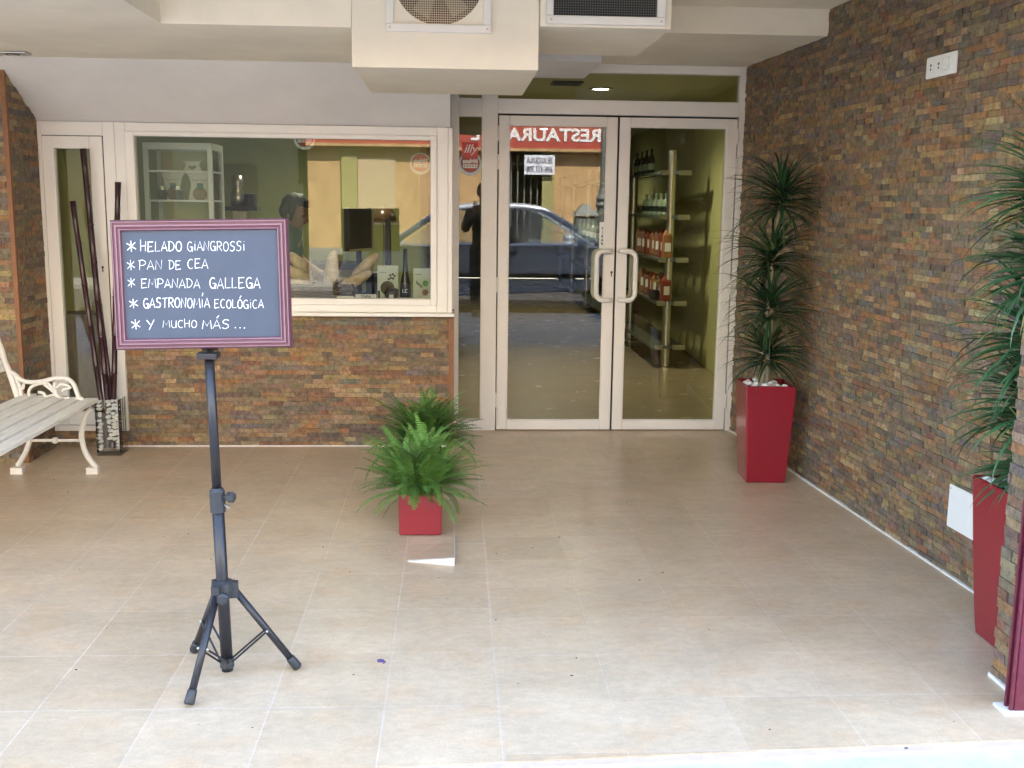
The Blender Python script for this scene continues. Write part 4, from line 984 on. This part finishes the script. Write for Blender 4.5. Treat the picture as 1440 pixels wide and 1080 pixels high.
# monitor, card reader, cake dome, papers
a = on_y((493, 292), 7.1); b = on_y((515, 292), 7.1); z0 = on_y((503, 352), 7.1).z
t = thing("computer_monitor", "black computer monitor seen nearly edge on behind the loaves", "monitor", ((a.x+b.x)/2, 7.1, CZ), R(68))
MB().box((-.17, -.02, z0-CZ), (.17, .02, a.z-CZ)).build("screen_case", m_blackplastic, t, bevel=.006)
MB().box((-.172, -.026, z0-CZ-.002), (.172, -.0205, z0-CZ+.012)).box((.150, -.026, z0-CZ+.012), (.172, -.0205, a.z-CZ)).build("silver_bezel", m_steel, t)
MB().box((-.02, -.01, .0), (.02, .01, z0-CZ)).box((-.09, -.07, .0), (.09, .07, .012)).build("stand", m_blackplastic, t)
c_ = on_y((546, 345), 7.0); t = thing("card_reader", "upright black card terminal between monitor and window edge", "card reader", (c_.x, 7.0, CZ))
MB().box((-.018, -.02, 0), (.018, .02, on_y((546, 307), 7.0).z-CZ)).build("terminal_body", m_blackplastic, t, bevel=.004)
MB().box((-.06, -.05, 0), (.06, .05, .02)).build("foot", m_blackplastic, t)
c_ = on_y((541, 314), 8.6); t = thing("cake_dome", "dark domed cake stand with white rim at the back", "cake stand", (c_.x, 8.6, c_.z))
MB().lathe([(.10, .005), (.085, .06), (.06, .115), (.012, .125), (.012, .14), (.0001, .142)], (0, 0, 0), 20).build("dome", mat("brown_dome", (.10, .06, .035), rough=.25), t, smooth=True)
MB().lathe([(.11, -.012), (.115, .0), (.0001, .004)], (0, 0, 0), 20).build("plate", m_white, t)
MB().lathe([(.06, -c_.z+.001), (.012, -c_.z+.04), (.012, -.013)], (0, 0, 0), 12).build("tall_foot", m_steel, t)
for i, (x, y, rz, h, l) in enumerate(((530, 7.02, .5, .145, "top sheet of white papers on the stack of boxes"), (538, 7.06, -.3, .120, "white papers lower on the stack beside the monitor"))):
    c_ = on_y((x, 340), y); t = thing("paper_stack", l, "papers", (c_.x, y, CZ), rz, "papers beside the monitor")
    MB().box((-.07, -.05, h), (.07, .05, h+.008)).build("sheets", m_white, t); MB().box((-.06, -.045, 0), (.06, .045, h-.001)).build("box_below", m_dark, t)
# loaves in a basket
m_film = glass("cellophane_film", (.97, .97, .97), .025)
m_bread = mat("floury_crust", (.62, .47, .29), rough=.85, noise=.4, nscale=22, bump=.5, bscale=40)
def loaf(label, p0, p1, r):
    d = p1-p0; pts = [p0+d*f for f in (0, .06, .16, .35, .6, .82, .94, 1)]; rr = [r*q for q in (.25, .62, .88, 1.02, 1.0, .86, .6, .2)]
    o = MB().tube([p-p0 for p in pts], rr, 12).build("bread_loaf", m_bread, None, smooth=True); o.location = p0
    tag(o, label, "bread", "loaves in the wicker basket")
q = lambda x, y, d=6.76: on_y((x, y), d)
loaf("floury loaf standing upright in the middle of the basket", q(462, 412), q(470, 352), .042)
loaf("long floury loaf slanting right over the basket edge", q(476, 408, 6.74), q(522, 382, 6.78), .037)
loaf("brown loaf behind, pointing to the right over the counter", q(495, 392, 6.86), q(532, 357, 6.9), .036)
loaf("loaf leaning left beside the chalkboard frame", q(437, 386, 6.82), q(406, 356, 6.84), .035)
loaf("loaf lying flat at the left of the basket", q(442, 396, 6.78), q(400, 376, 6.80), .038)
loaf("short loaf at the bottom left of the basket", q(442, 405, 6.75), q(402, 396, 6.77), .036)
bx0, bx1 = q(404, 420).x, q(497, 420).x; t = thing("wicker_basket", "grey brown wicker basket full of loaves in the window", "basket", ((bx0+bx1)/2, 6.78, CZ))
w = MB(); hw = (bx1-bx0)/2
for r_ in range(6):
    z = .008+r_*.015; k2 = 56; pts = []
    for i in range(k2+1):
        s_ = i/k2*4; e = int(s_) % 4; f = s_-int(s_); wob = .004*math.sin(i*1.9+r_*2.1)
        P = ((-hw+2*hw*f, -.10+wob), (hw+wob, -.10+.2*f), (hw-2*hw*f, .10+wob), (-hw+wob, .10-.2*f))[e]; pts.append((P[0], P[1], z+.003*math.sin(i*1.3+r_)))
    w.tube(pts, .0085, 5)
w.build("weave", mat("wicker", (.17, .125, .085), rough=.8, noise=.4, nscale=60), t)
MB().box((-hw+.01, -.09, .001), (hw-.01, .09, .02)).build("basket_base", m_wood, t)
t = thing("cellophane_bag", "clear crinkled cellophane bag around the upright loaf", "bag", (q(448, 420).x, 6.665, CZ))
bm = bmesh.new(); g = 9
vv = [[bm.verts.new(((i/g-.5)*.19, -.012*math.sin(i*2.1+j*1.3)-.01*math.sin(j*2.7)-.012*math.sin(math.pi*i/g), j/g*.24+.006)) for i in range(g+1)] for j in range(g+1)]
for j in range(g):
    for i in range(g): bm.faces.new((vv[j][i], vv[j][i+1], vv[j+1][i+1], vv[j+1][i]))
me = bpy.data.meshes.new("cellophane"); bm.to_mesh(me); bm.free(); me.materials.append(m_film); mesh_obj("cellophane", me, t)
# tea boxes, bottle, cards
def carton(label, xa, xb, yt_, y, art):
    A_, B_ = on_y((xa, 420), y), on_y((xb, 420), y); H = on_y(((xa+xb)/2, yt_), y).z-CZ; W = B_.x-A_.x
    t = thing("tea_carton", label, "carton", ((A_.x+B_.x)/2, y, CZ), 0, "pale printed cartons at the right of the window")
    MB().box((-W/2, 0, 0), (W/2, .06, H)).build("carton_body", mat("pale_green_card", (.60, .66, .57), rough=.5), t, bevel=.002)
    e = -.0008
    if art == 0:
        MB().lathe([(W*.34, e), (.0001, e)], (-W*.02, 0, H*.33), 24, 'y').build("printed_disc", mat("brown_print", (.10, .075, .05)), t)
        MB().box((-W*.02, e*2, 0.003), (W*.22, e*1.3, H*.16)).build("window_label", m_cab, t)
        w = MB()
        for i, (x, z) in enumerate(((.05, .60), (.15, .64), (.26, .62), (.33, .70), (.12, .72), (.24, .75))):
            w.lathe([(W*.055, e*1.5), (.0001, e*1.5)], (x*W, 0, z*H), 8, 'y')
        w.build("printed_leaves", m_dark, t)
        MB().box((-W*.5+.002, e*1.6, .003), (-W*.38, e, H*.25)).build("dark_stripe", mat("dark_green_print", (.02, .06, .05)), t)
    else:
        w = MB()
        for i in range(9):
            a = i*.698; w.prism([(W*.18+.0, e*1.5, H*.22), (W*.18+.15*W*math.cos(a-.25), e*1.5, H*.22+.15*W*math.sin(a-.25)), (W*.18+.21*W*math.cos(a), e*1.5, H*.22+.21*W*math.sin(a)), (W*.18+.15*W*math.cos(a+.25), e*1.5, H*.22+.15*W*math.sin(a+.25))], (0, .0004, 0))
        w.build("red_leaf", m_pk[0], t)
        MB().lathe([(W*.17, e*1.2), (.0001, e*1.2)], (W*.2, 0, H*.52), 14, 'y').build("green_leaf", mat("bright_leaf_print", (.16, .36, .06)), t)
        w = MB()
        for i in range(6): w.box((-W*.32+i*W*.06, e*1.2, H*(.50-.03*i)), (-W*.28+i*W*.06, e*.6, H*(.60-.03*i)))
        w.build("dark_sprig", mat("dark_green_print", (.04, .10, .05)), t)
    w = MB().box((-W*.38, e*1.2, H*.80), (-W*.05, e*.6, H*.815)); w.build("printed_line", m_dark, t)
carton("pale green carton printed with a brown disc, left of the dark bottle", 531, 560, 374, 6.72, 0)
carton("pale carton printed with red and green leaves, right of the dark bottle", 581, 606, 378, 6.72, 1)
c_ = on_y((570, 420), 6.73); H = on_y((570, 350), 6.73).z-CZ
t = thing("bottle", "slim black bottle with white initials between the two cartons", "bottle", (c_.x, 6.75, CZ))
MB().lathe([(.034, 0), (.036, .01), (.033, H*.30), (.016, H*.55), (.013, H*.75), (.013, H), (.0001, H)], (0, 0, 0), 18).build("bottle_glass", m_botd, t, smooth=True)
text_obj("lettering", "LC", .032, m_cab, frame_mat((0, -.0365, .04), (1, 0, 0), (0, 0, 1)), t, .0003, 0, 'CENTER')
c_ = on_y((551, 416), 6.68); t = thing("snack_jar", "squat dark jar with a small white tag in front of the carton", "jar", (c_.x, 6.675, CZ))
MB().lathe([(.03, 0), (.042, .02), (.042, .06), (.03, .07), (.0001, .072)], (0, 0, 0), 16).build("jar_body", mat("dark_brown_jar", (.07, .05, .035), rough=.2), t, smooth=True)
MB().box((-.013, -.044, .004), (.013, -.0425, .034)).build("tag", m_cab, t)
def card(label, xa, xb, y, H, body, sz_):
    A_, B_ = on_y((xa, 420), y), on_y((xb, 420), y); W = B_.x-A_.x
    t = thing("price_card", label, "card", ((A_.x+B_.x)/2, y, CZ+.001), 0, "small white cards in the window")
    MB().box((-W/2, 0, 0), (W/2, .003, H)).build("card_body", m_white, t)
    if body: text_obj("lettering", body, sz_, m_dark, frame_mat((0, -.0006, H*.24), (1, 0, 0), (0, 0, 1)), t, .0002, .0004, 'CENTER')
card("white card reading TAPA beside the pale green carton", 500, 529, 6.66, .032, "TAPA", .026)
card("blank white card in front of the wicker basket", 474, 498, 6.655, .020, None, 0)
card("blank white card under the dark bottle", 558, 580, 6.655, .012, None, 0)

# ------------------------------------------------------------------ people
def skin_body(name, verts, edges, rad, mt, parent, sub=2):
    me = bpy.data.meshes.new(name); me.from_pydata(verts, edges, []); o = bpy.data.objects.new(name, me); C.objects.link(o)
    sk = o.modifiers.new("skin", 'SKIN'); sk.use_smooth_shade = True; ss = o.modifiers.new("sub", 'SUBSURF'); ss.levels = sub; ss.render_levels = sub
    for i, r in enumerate(rad): me.skin_vertices[0].data[i].radius = (r, r) if not isinstance(r, tuple) else r
    me.skin_vertices[0].data[0].use_root = True
    dg = bpy.context.evaluated_depsgraph_get(); dg.update()
    out = bpy.data.meshes.new_from_object(o.evaluated_get(dg)); bpy.data.objects.remove(o); out.name = name
    out.materials.clear(); out.materials.append(mt); return mesh_obj(name, out, parent, True)
m_skin = mat("tan_skin", (.24, .125, .08), rough=.55); m_hair = mat("black_hair", (.008, .007, .007), rough=.5, bump=.6, bscale=120)
m_shirt = mat("green_shirt", (.03, .12, .07), rough=.8); m_coat = mat("dark_coat", (.03, .027, .025), rough=.8); m_trs = mat("dark_trousers", (.025, .028, .035), rough=.8)
def head_mesh(par, c, yaw, pitch, hair_len=.0):
    """face features and hair on a head centred at c, looking along +x before turning"""
    M_ = Matrix.Translation(c) @ Matrix.Rotation(yaw, 4, 'Z') @ Matrix.Rotation(pitch, 4, 'Y')
    bm = bmesh.new(); bmesh.ops.create_uvsphere(bm, u_segments=24, v_segments=18, radius=1)
    for v in bm.verts:
        x, y, z = v.co; w_ = .074*(1-.22*max(0, -z)); v.co = Vector((x*.093*(1-.10*max(0, -z)), y*w_, z*.118))
        if x > .2 and -.75 < z < .45 and abs(y) < .22: v.co.x += (.020 if -.32 < z < .05 else .006)*(1-abs(y)/.22)     # nose, lips
        if x > .5 and .0 < z < .25 and .25 < abs(y) < .6: v.co.x -= .008                                              # eye sockets
        if z < -.75 and x > -.1: v.co.x += .018                                                                       # chin
    me = bpy.data.meshes.new("face"); bm.to_mesh(me); bm.free(); me.transform(M_); me.materials.append(m_skin); o = mesh_obj("face", me, par, True)
    w = MB()
    for s_ in (-1, 1): w.ball((-.005, s_*.078, -.005), (.022, .010, .032), 8, 6)
    me = w.mesh("ear", m_skin); me.transform(M_); mesh_obj("ear", me, par, True)
    w = MB()
    for s_ in (-1, 1): w.ball((.078, s_*.032, .014), (.009, .013, .008), 8, 6)
    me = w.mesh("eyes", m_gap); me.transform(M_); mesh_obj("eyes", me, par, True)
    bm = bmesh.new(); bmesh.ops.create_uvsphere(bm, u_segments=28, v_segments=20, radius=1)
    for v in bm.verts:
        x, y, z = v.co; k_ = 1+.05*math.sin(9*x+7*y)*math.sin(8*z+4*y)
        v.co = Vector((x*.106*k_-.012, y*.091*k_, z*.118*k_+.022))
    bmesh.ops.delete(bm, geom=[v for v in bm.verts if (v.co.x > .045 and v.co.z < .062) or v.co.z < -.060-hair_len], context='VERTS')
    me = bpy.data.meshes.new("hair"); bm.to_mesh(me); bm.free(); me.transform(M_); me.materials.append(m_hair); h_ = mesh_obj("hair", me, par, True)
    so = h_.modifiers.new("thick", 'SOLIDIFY'); so.thickness = .01
def hand(par, wr, d, up, s_=1, curl=.6):
    """palm with four curled fingers and a thumb"""
    d = Vector(d).normalized(); up = Vector(up); up = (up-d*up.dot(d)).normalized(); sd_ = d.cross(up)*s_
    V = [Vector(wr), Vector(wr)+d*.04, Vector(wr)+d*.08]; E_ = [(0, 1), (1, 2)]; Rr = [.024, (.034, .016), (.036, .014)]
    for i, (o_, L) in enumerate(((-.030, .062), (-.010, .074), (.010, .070), (.030, .054))):
        b0 = Vector(wr)+d*.088+sd_*o_; k = len(V); V.append(b0); E_.append((2, k)); Rr.append(.0095); p = b0; dd = d
        for j in range(3):
            dd = (dd-up*curl*.6).normalized(); p = p+dd*L/3; V.append(p); E_.append((k+j, k+j+1)); Rr.append(.0085-.0008*j)
    k = len(V); p = Vector(wr)+d*.03-sd_*.032; V.append(p); E_.append((1, k)); Rr.append(.011)
    for j in range(2): p = p+(d*.7-sd_*.5-up*.4).normalized()*.03; V.append(p); E_.append((k+j, k+j+1)); Rr.append(.0095)
    skin_body("hand", [tuple(v) for v in V], E_, Rr, m_skin, par, 1)
# shopkeeper bending over the counter
hc = on_y((415, 300), 7.45); t = thing("person", "black haired person in a green shirt working behind the shop counter", "person", (hc.x-.08, 7.52, 0))
L_ = lambda p: (p[0]-(hc.x-.08), p[1]-7.52, p[2])
hx_, hy_, hz_ = hc.x-(hc.x-.08), hc.y-7.52, hc.z
V = [(-.10, .02, .93), (-.07, .02, 1.05), (-.02, .0, 1.20), (.02, -.01, 1.30), (.045, -.02, 1.36), (hx_-.01, hy_, hz_-.07), (hx_, hy_, hz_+.03),
     (.02, .16, 1.27), (.05, .20, 1.10), (.22, .12, .99), (.30, .05, .98), (.03, -.17, 1.26), (.07, -.22, 1.10), (.25, -.25, 1.0), (.32, -.26, .985), (-.10, .10, .60), (-.12, .10, .30), (-.14, .10, .06), (-.10, -.08, .60), (-.12, -.08, .30), (-.14, -.08, .06)]
E_ = [(0, 1), (1, 2), (2, 3), (3, 4), (4, 5), (5, 6), (3, 7), (7, 8), (8, 9), (9, 10), (3, 11), (11, 12), (12, 13), (13, 14), (0, 15), (15, 16), (16, 17), (0, 18), (18, 19), (19, 20)]
Rr = [(.14, .11), (.13, .105), (.15, .11), (.13, .09), .055, .06, .07, .062, .045, .036, .026, .062, .045, .036, .026, .085, .062, .05, .085, .062, .05]
skin_body("body", V, E_, Rr, m_skin, t)
skin_body("shirt", V[:5]+[V[7], V[8], V[11], V[12]], [(0, 1), (1, 2), (2, 3), (3, 4), (3, 5), (5, 6), (3, 7), (7, 8)], [(.155, .125), (.145, .12), (.165, .125), (.145, .105), .062, .075, .062, .075, .062], m_shirt, t)
skin_body("trousers", [V[0], V[15], V[16], V[17], V[18], V[19], V[20]], [(0, 1), (1, 2), (2, 3), (0, 4), (4, 5), (5, 6)], [(.15, .12), .10, .08, .07, .10, .08, .07], m_trs, t)
head_mesh(t, Vector((hx_, hy_, hz_)), R(-20), R(22))
hand(t, V[10], (.8, -.4, -.3), (0, 0, 1), 1); hand(t, V[14], (.9, .2, -.2), (0, 0, 1), -1)
# photographer standing by the street, seen in the side pane
t = thing("person", "photographer in a dark coat holding a camera, reflected in the side pane", "person", (.40, -.32, -.012))
V = [(0, 0, .93), (0, 0, 1.10), (0, .01, 1.28), (0, .01, 1.42), (0, .02, 1.50), (0, .03, 1.58), (0, .03, 1.68), (-.18, .02, 1.40), (-.25, .12, 1.16), (-.14, .30, 1.36), (-.10, .34, 1.42), (.18, .02, 1.40), (.26, .06, 1.14), (.28, .10, .92), (.28, .13, .86),
     (-.10, 0, .86), (-.11, .02, .48), (-.11, 0, .10), (-.11, .10, .04), (.10, 0, .86), (.11, .02, .48), (.11, 0, .10), (.11, .10, .04)]
E_ = [(0, 1), (1, 2), (2, 3), (3, 4), (4, 5), (5, 6), (3, 7), (7, 8), (8, 9), (9, 10), (3, 11), (11, 12), (12, 13), (13, 14), (0, 15), (15, 16), (16, 17), (17, 18), (0, 19), (19, 20), (20, 21), (21, 22)]
Rr = [(.15, .11), (.14, .105), (.165, .115), (.13, .085), .055, .06, .07, .06, .047, .036, .028, .06, .047, .036, .028, .085, .06, .045, .04, .085, .06, .045, .04]
skin_body("body", V, E_, Rr, m_skin, t)
skin_body("coat", [V[0], V[1], V[2], V[3], V[7], V[8], V[9], V[11], V[12], V[13], (0, 0, .70)], [(10, 0), (0, 1), (1, 2), (2, 3), (3, 4), (4, 5), (5, 6), (3, 7), (7, 8), (8, 9)],
          [(.165, .125), (.155, .12), (.18, .13), (.14, .10), .072, .06, .05, .072, .06, .05, (.18, .14)], m_coat, t)
skin_body("trousers", [V[0]]+V[15:18]+V[19:22], [(0, 1), (1, 2), (2, 3), (0, 4), (4, 5), (5, 6)], [(.15, .115), .10, .078, .065, .10, .078, .065], m_trs, t)
skin_body("shoe", [(-.11, -.05, .045), (-.11, .14, .035)], [(0, 1)], [(.05, .045), (.045, .03)], m_gap, t, 1); skin_body("shoe", [(.11, -.05, .045), (.11, .14, .035)], [(0, 1)], [(.05, .045), (.045, .03)], m_gap, t, 1)
head_mesh(t, Vector((0, .04, 1.66)), R(100), R(5)); hand(t, V[10], (-.1, .5, .5), (0, 1, 0), 1, .8); hand(t, V[14], (0, .1, -1), (0, 1, 0), -1, .3)

# ------------------------------------------------------------------ the street, mirrored in the shop glass
t = thing("restaurant_building", "ochre restaurant front with the long red sign, mirrored in the shop glass", "building", (0, -8, 0))
w = MB(); w.box((-2.80, -1.0, 0), (-.35, 0, 2.62)); w.box((2.05, -1.0, 0), (3.45, 0, 2.62)); w.box((-.35, -1.0, 0), (1.0, 0, 2.62)); w.box((1.0, -1.0, 0), (2.05, 0, .35)); w.box((-2.80, -1.0, 2.62), (3.45, 0, 3.3))
w.build("ochre_wall", m_ochre, t)
MB().box((-2.80, -1, 3.301), (3.45, 0, 7.0)).build("upper_wall", m_upper, t)  # upper storey out of view, height and pale tone shaped for bounced light
MB().box((-2.80, .005, 0), (.98, .05, .62)).box((2.07, .005, 0), (3.45, .05, .62)).build("plinth", m_plinth, t)
MB().box((1.80, .002, .62), (2.05, .06, 2.60)).box((-2.15, .002, .62), (-1.85, .06, 2.60)).build("olive_pilaster", m_ochre2, t)
MB().box((1.0, -.9, .35), (2.05, -.6, 2.62)).build("dark_doorway", m_gap, t)
w = MB()
for i in range(8): w.tube([(1.04+i*.135, -.08, .36), (1.04+i*.135, -.08, 2.6)], .014, 6)
for z in (.6, 1.4, 2.3): w.box((1.0, -.09, z), (2.05, -.07, z+.03))
w.build("window_bars", m_plinth, t)
MB().box((-2.80, .005, 2.615), (3.4, .16, 3.20)).build("sign_board", m_sign, t)
MB().box((-2.80, .005, 2.555), (3.4, .20, 2.612)).build("sign_ledge", m_ochre, t)
text_obj("sign_lettering", "RESTAURANTE", .345, m_letter, frame_mat((2.98, .166, 2.765), (-1, 0, 0), (0, 0, 1)), t, .006, .010, width=2.62)
text_obj("sign_lettering", "MADRID", .345, m_letter, frame_mat((-.66, .166, 2.765), (-1, 0, 0), (0, 0, 1)), t, .006, .010, width=1.45)
MB().box((-1.84, .002, 1.30), (-1.12, .03, 2.35)).build("pale_shutter", mat("pale_cream_shutter", (.52, .40, .23), rough=.8), t)
for x, z in ((-1.6, 4.2), (1.9, 4.2)): MB().box((x-.5, .002, z), (x+.5, .05, z+1.5)).build("upper_window", m_dark, t)
m_darkfront = mat("dark_green_render", (.045, .05, .035), rough=.9, noise=.2, nscale=3)  # one dark green for the lower fronts, paler walls above
for nm, x0, x1, lb in (("left", -16, -2.81, "dark fronted house left of the ochre restaurant"), ("right", 3.46, 16, "dark fronted house right of the ochre restaurant")):
    t = thing("dark_house", lb, "building", ((x0+x1)/2, -8.3, 0)); h_ = (x1-x0)/2
    MB().box((-h_, -1, 0), (h_, 0, 3.3)).build("dark_wall", m_darkfront, t); MB().box((-h_, -1, 3.301), (h_, .02, 7.0)).build("upper_wall", m_upper, t)  # unseen upper walls, likewise shaped for the light bounced into the recess
    for x in (-h_+1.5, 0, h_-1.5): MB().box((x-.5, .002, 1), (x+.5, .03, 2.2)).build("window", m_gap, t)
t = thing("rent_sign", "white to let sign with black lettering on the barred restaurant window", "sign", (1.735, -7.86, 2.29))
MB().box((-.305, -.006, -.195), (.305, .006, .195)).build("sign_panel", mat("white_sign_panel", (.80, .82, .86), rough=.5), t)
for s_, z in (("SE ALQUILA", .03), ("696 437 708", -.145)):
    text_obj("lettering", s_, .165, mat("navy_ink", (.015, .018, .04), rough=.7), frame_mat((0, .0075, z), (-1, 0, 0), (0, 0, 1)), t, .001, .004, 'CENTER', width=.52)
t = thing("street_lamp", "grey green cast iron street lamp reflected beside the door edge", "street lamp", (2.72, -5.6, 0))
m_iron = mat("grey_green_iron", (.16, .17, .14), rough=.5)
MB().lathe([(.16, 0), (.16, .12), (.12, .2), (.12, .9), (.10, 1.05), (.10, 1.45), (.14, 1.5), (.10, 1.56), (.13, 1.62), (.085, 1.70), (.055, 1.8), (.045, 3.9), (.04, 4.0)], (0, 0, 0), 16).build("post", m_iron, t)
MB().lathe([(.05, 4.0), (.16, 4.1), (.2, 4.45), (.0001, 4.65)], (0, 0, 0), 12).build("lantern", m_clear, t)
t = thing("stone_bollard", "squat grey pillar with pyramid cap reflected beside the street lamp", "pillar", (2.36, -5.2, 0))
MB().box((-.19, -.19, 0), (.19, .19, 1.30)).build("shaft", m_iron, t, bevel=.02)
MB().hexa([(-.23, -.23, 1.31), (.23, -.23, 1.31), (.23, .23, 1.31), (-.23, .23, 1.31), (-.06, -.06, 1.52), (.06, -.06, 1.52), (.06, .06, 1.52), (-.06, .06, 1.52)]).build("cap", m_iron, t, bevel=.01)

# ------------------------------------------------------------------ parked car
m_paint = mat("blue_grey_car_paint", (.56, .60, .65), rough=.2, metal=.2, coat=.6)
def car(label, x0, y0, z0, s=1.0):
    """saloon pointing +x; x0 is the rear end, y0 the centre line"""
    t = thing("parked_car", label, "car", (x0, y0, z0))
    P = lambda x, y, z: (x*s, y*s, z*s)
    hwid = .84
    prof = [(.02, .45), (.06, .70), (.12, .94), (.95, 1.00), (3.25, 1.00), (4.25, .88), (4.50, .70), (4.56, .42), (4.50, .24)]
    low = [(4.50, .24)]
    for cx in (3.75, .85): low += [(cx+.36*math.cos(R(a)), .30+.36*math.sin(R(a))) for a in range(-8, 190, 18)]
    low += [(.10, .24)]
    out = prof+low[1:]
    bm = bmesh.new(); rows = []
    for y, k_ in ((-1, .0), (-.93, 1), (.93, 1), (1, .0)):
        rows.append([bm.verts.new(P(x if k_ else 2.28+(x-2.28)*.995, y*hwid, z if k_ else z-.012*(z > .6))) for x, z in out])
    for a, b in zip(rows, rows[1:]):
        for i in range(len(out)): j = (i+1) % len(out); bm.faces.new((a[i], a[j], b[j], b[i]))
    bm.faces.new(rows[0]); bm.faces.new(rows[-1][::-1]); bmesh.ops.recalc_face_normals(bm, faces=bm.faces)
    me = bpy.data.meshes.new("body"); bm.to_mesh(me); bm.free(); me.materials.append(m_paint); o = mesh_obj("body", me, t)
    bv = o.modifiers.new("round", 'BEVEL'); bv.width = .03*s; bv.segments = 3; bv.limit_method = 'ANGLE'; bv.angle_limit = R(35)
    # cabin: roof and pillars as bars, panes between them
    rf = [(1.35, 1.44), (1.9, 1.50), (2.5, 1.485), (2.75, 1.45)]; yr, yb_ = .60, .80
    bm = bmesh.new(); rr = [[bm.verts.new(P(x, y, z+.03*(1-(y/yr)**2))) for y in (-yr, -yr*.6, 0, yr*.6, yr)] for x, z in rf]
    for a, b in zip(rr, rr[1:]):
        for i in range(4): bm.faces.new((a[i], a[i+1], b[i+1], b[i]))
    me = bpy.data.meshes.new("roof"); bm.to_mesh(me); bm.free(); me.materials.append(m_paint); o = mesh_obj("roof", me, t, True); so = o.modifiers.new("thick", 'SOLIDIFY'); so.thickness = .03
    for s_ in (-1, 1):
        w = MB(); w.tube([P(3.55, s_*.76, .985), P(2.75, s_*yr, 1.45), P(2.5, s_*yr, 1.485), P(1.9, s_*yr, 1.50), P(1.35, s_*yr, 1.44), P(.70, s_*.74, .99)], .042*s, 8)
        w.build("roof_rail", m_paint, t, smooth=True)
        w = MB(); w.tube([P(2.02, s_*.79, 1.0), P(2.05, s_*yr, 1.48)], .04*s, 8); w.build("door_pillar", m_gap, t)
        w = MB(); w.poly([P(3.42, s_*.775, 1.01), P(2.73, s_*.625, 1.42), P(2.07, s_*.61, 1.47), P(2.04, s_*.785, 1.01)]); w.build("side_window", m_carglass, t)
        w = MB(); w.poly([P(2.0, s_*.785, 1.01), P(2.03, s_*.61, 1.47), P(1.40, s_*.62, 1.42), P(.86, s_*.77, 1.01)]); w.build("side_window", m_carglass, t)
        w = MB(); w.tube([P(.3, s_*.848, .985), P(4.0, s_*.845, .925)], .010*s, 6); w.build("chrome_strip", m_steel, t)
        w = MB(); w.box(P(.2, s_*.845, .52), P(4.3, s_*.865, .58)); w.build("side_moulding", m_gap, t)
        for x in (1.15, 2.15):
            w = MB(); w.box(P(x, s_*.845, .845), P(x+.22, s_*.870, .885)); w.build("door_handle", m_gap, t)
        w = MB()
        for x in (.98, 2.02, 3.22): w.box(P(x-.004, s_*.838, .30), P(x+.004, s_*.8435, .96))
        w.build("door_gap", m_gap, t)
        w = MB(); w.ball(P(3.28, s_*.93, 1.02), (.09*s, .07*s, .06*s)); w.build("wing_mirror", m_paint, t, smooth=True)
        for x in (.85, 3.75):
            wh = MB().lathe([(.20*s, -.09*s), (.29*s, -.10*s), (.315*s, -.07*s), (.315*s, .07*s), (.29*s, .10*s), (.20*s, .09*s)], P(x, s_*.74, .315), 24, 'y').build("tyre", m_gap, t, smooth=False)
            wh.name = "wheel"; mm_ = MB().lathe([(.0001, s_*.075*s), (.06*s, s_*.085*s), (.2*s, s_*.06*s), (.205*s, s_*.095*s)], P(x, s_*.74, .315), 20, 'y').build("rim", m_steel, wh)
        w = MB(); w.box(P(4.40, s_*.45, .60), P(4.535, s_*.78, .74)); w.build("headlight", m_clear, t)
        w = MB(); w.box(P(.03, s_*.48, .68), P(.11, s_*.80, .86)); w.build("tail_light", m_pk[0], t)
    w = MB(); w.poly([P(3.52, -.72, 1.0), P(3.52, .72, 1.0), P(2.77, .58, 1.45), P(2.77, -.58, 1.45)]); w.build("windscreen", m_carglass, t)
    w = MB(); w.poly([P(.74, -.70, 1.0), P(.74, .70, 1.0), P(1.34, .58, 1.43), P(1.34, -.58, 1.43)]); w.build("rear_window", m_carglass, t)
    for x in (1.35, 2.35):
        for s_ in (-1, 1):
            w = MB(); w.hexa([P(x, s_*.15, .9), P(x+.12, s_*.15, .9), P(x+.12, s_*.6, .9), P(x, s_*.6, .9), P(x-.12, s_*.18, 1.2), P(x-.02, s_*.18, 1.2), P(x-.02, s_*.57, 1.2), P(x-.12, s_*.57, 1.2)])
            w.tube([P(x-.09, s_*.375, 1.2), P(x-.10, s_*.375, 1.24)], .03*s, 6); w.ball(P(x-.10, s_*.375, 1.31), (.05*s, .13*s, .09*s)); w.build("seat", m_gap, t, smooth=False)
    w = MB(); w.box(P(4.5, -.8, .30), P(4.60, .8, .46)).box(P(-.04, -.8, .34), P(.06, .8, .52)); w.build("bumper", m_blackplastic, t, bevel=.02)
car("blue grey parked saloon car mirrored in the door and window glass", -1.55, -1.95, -.07, 1.03)
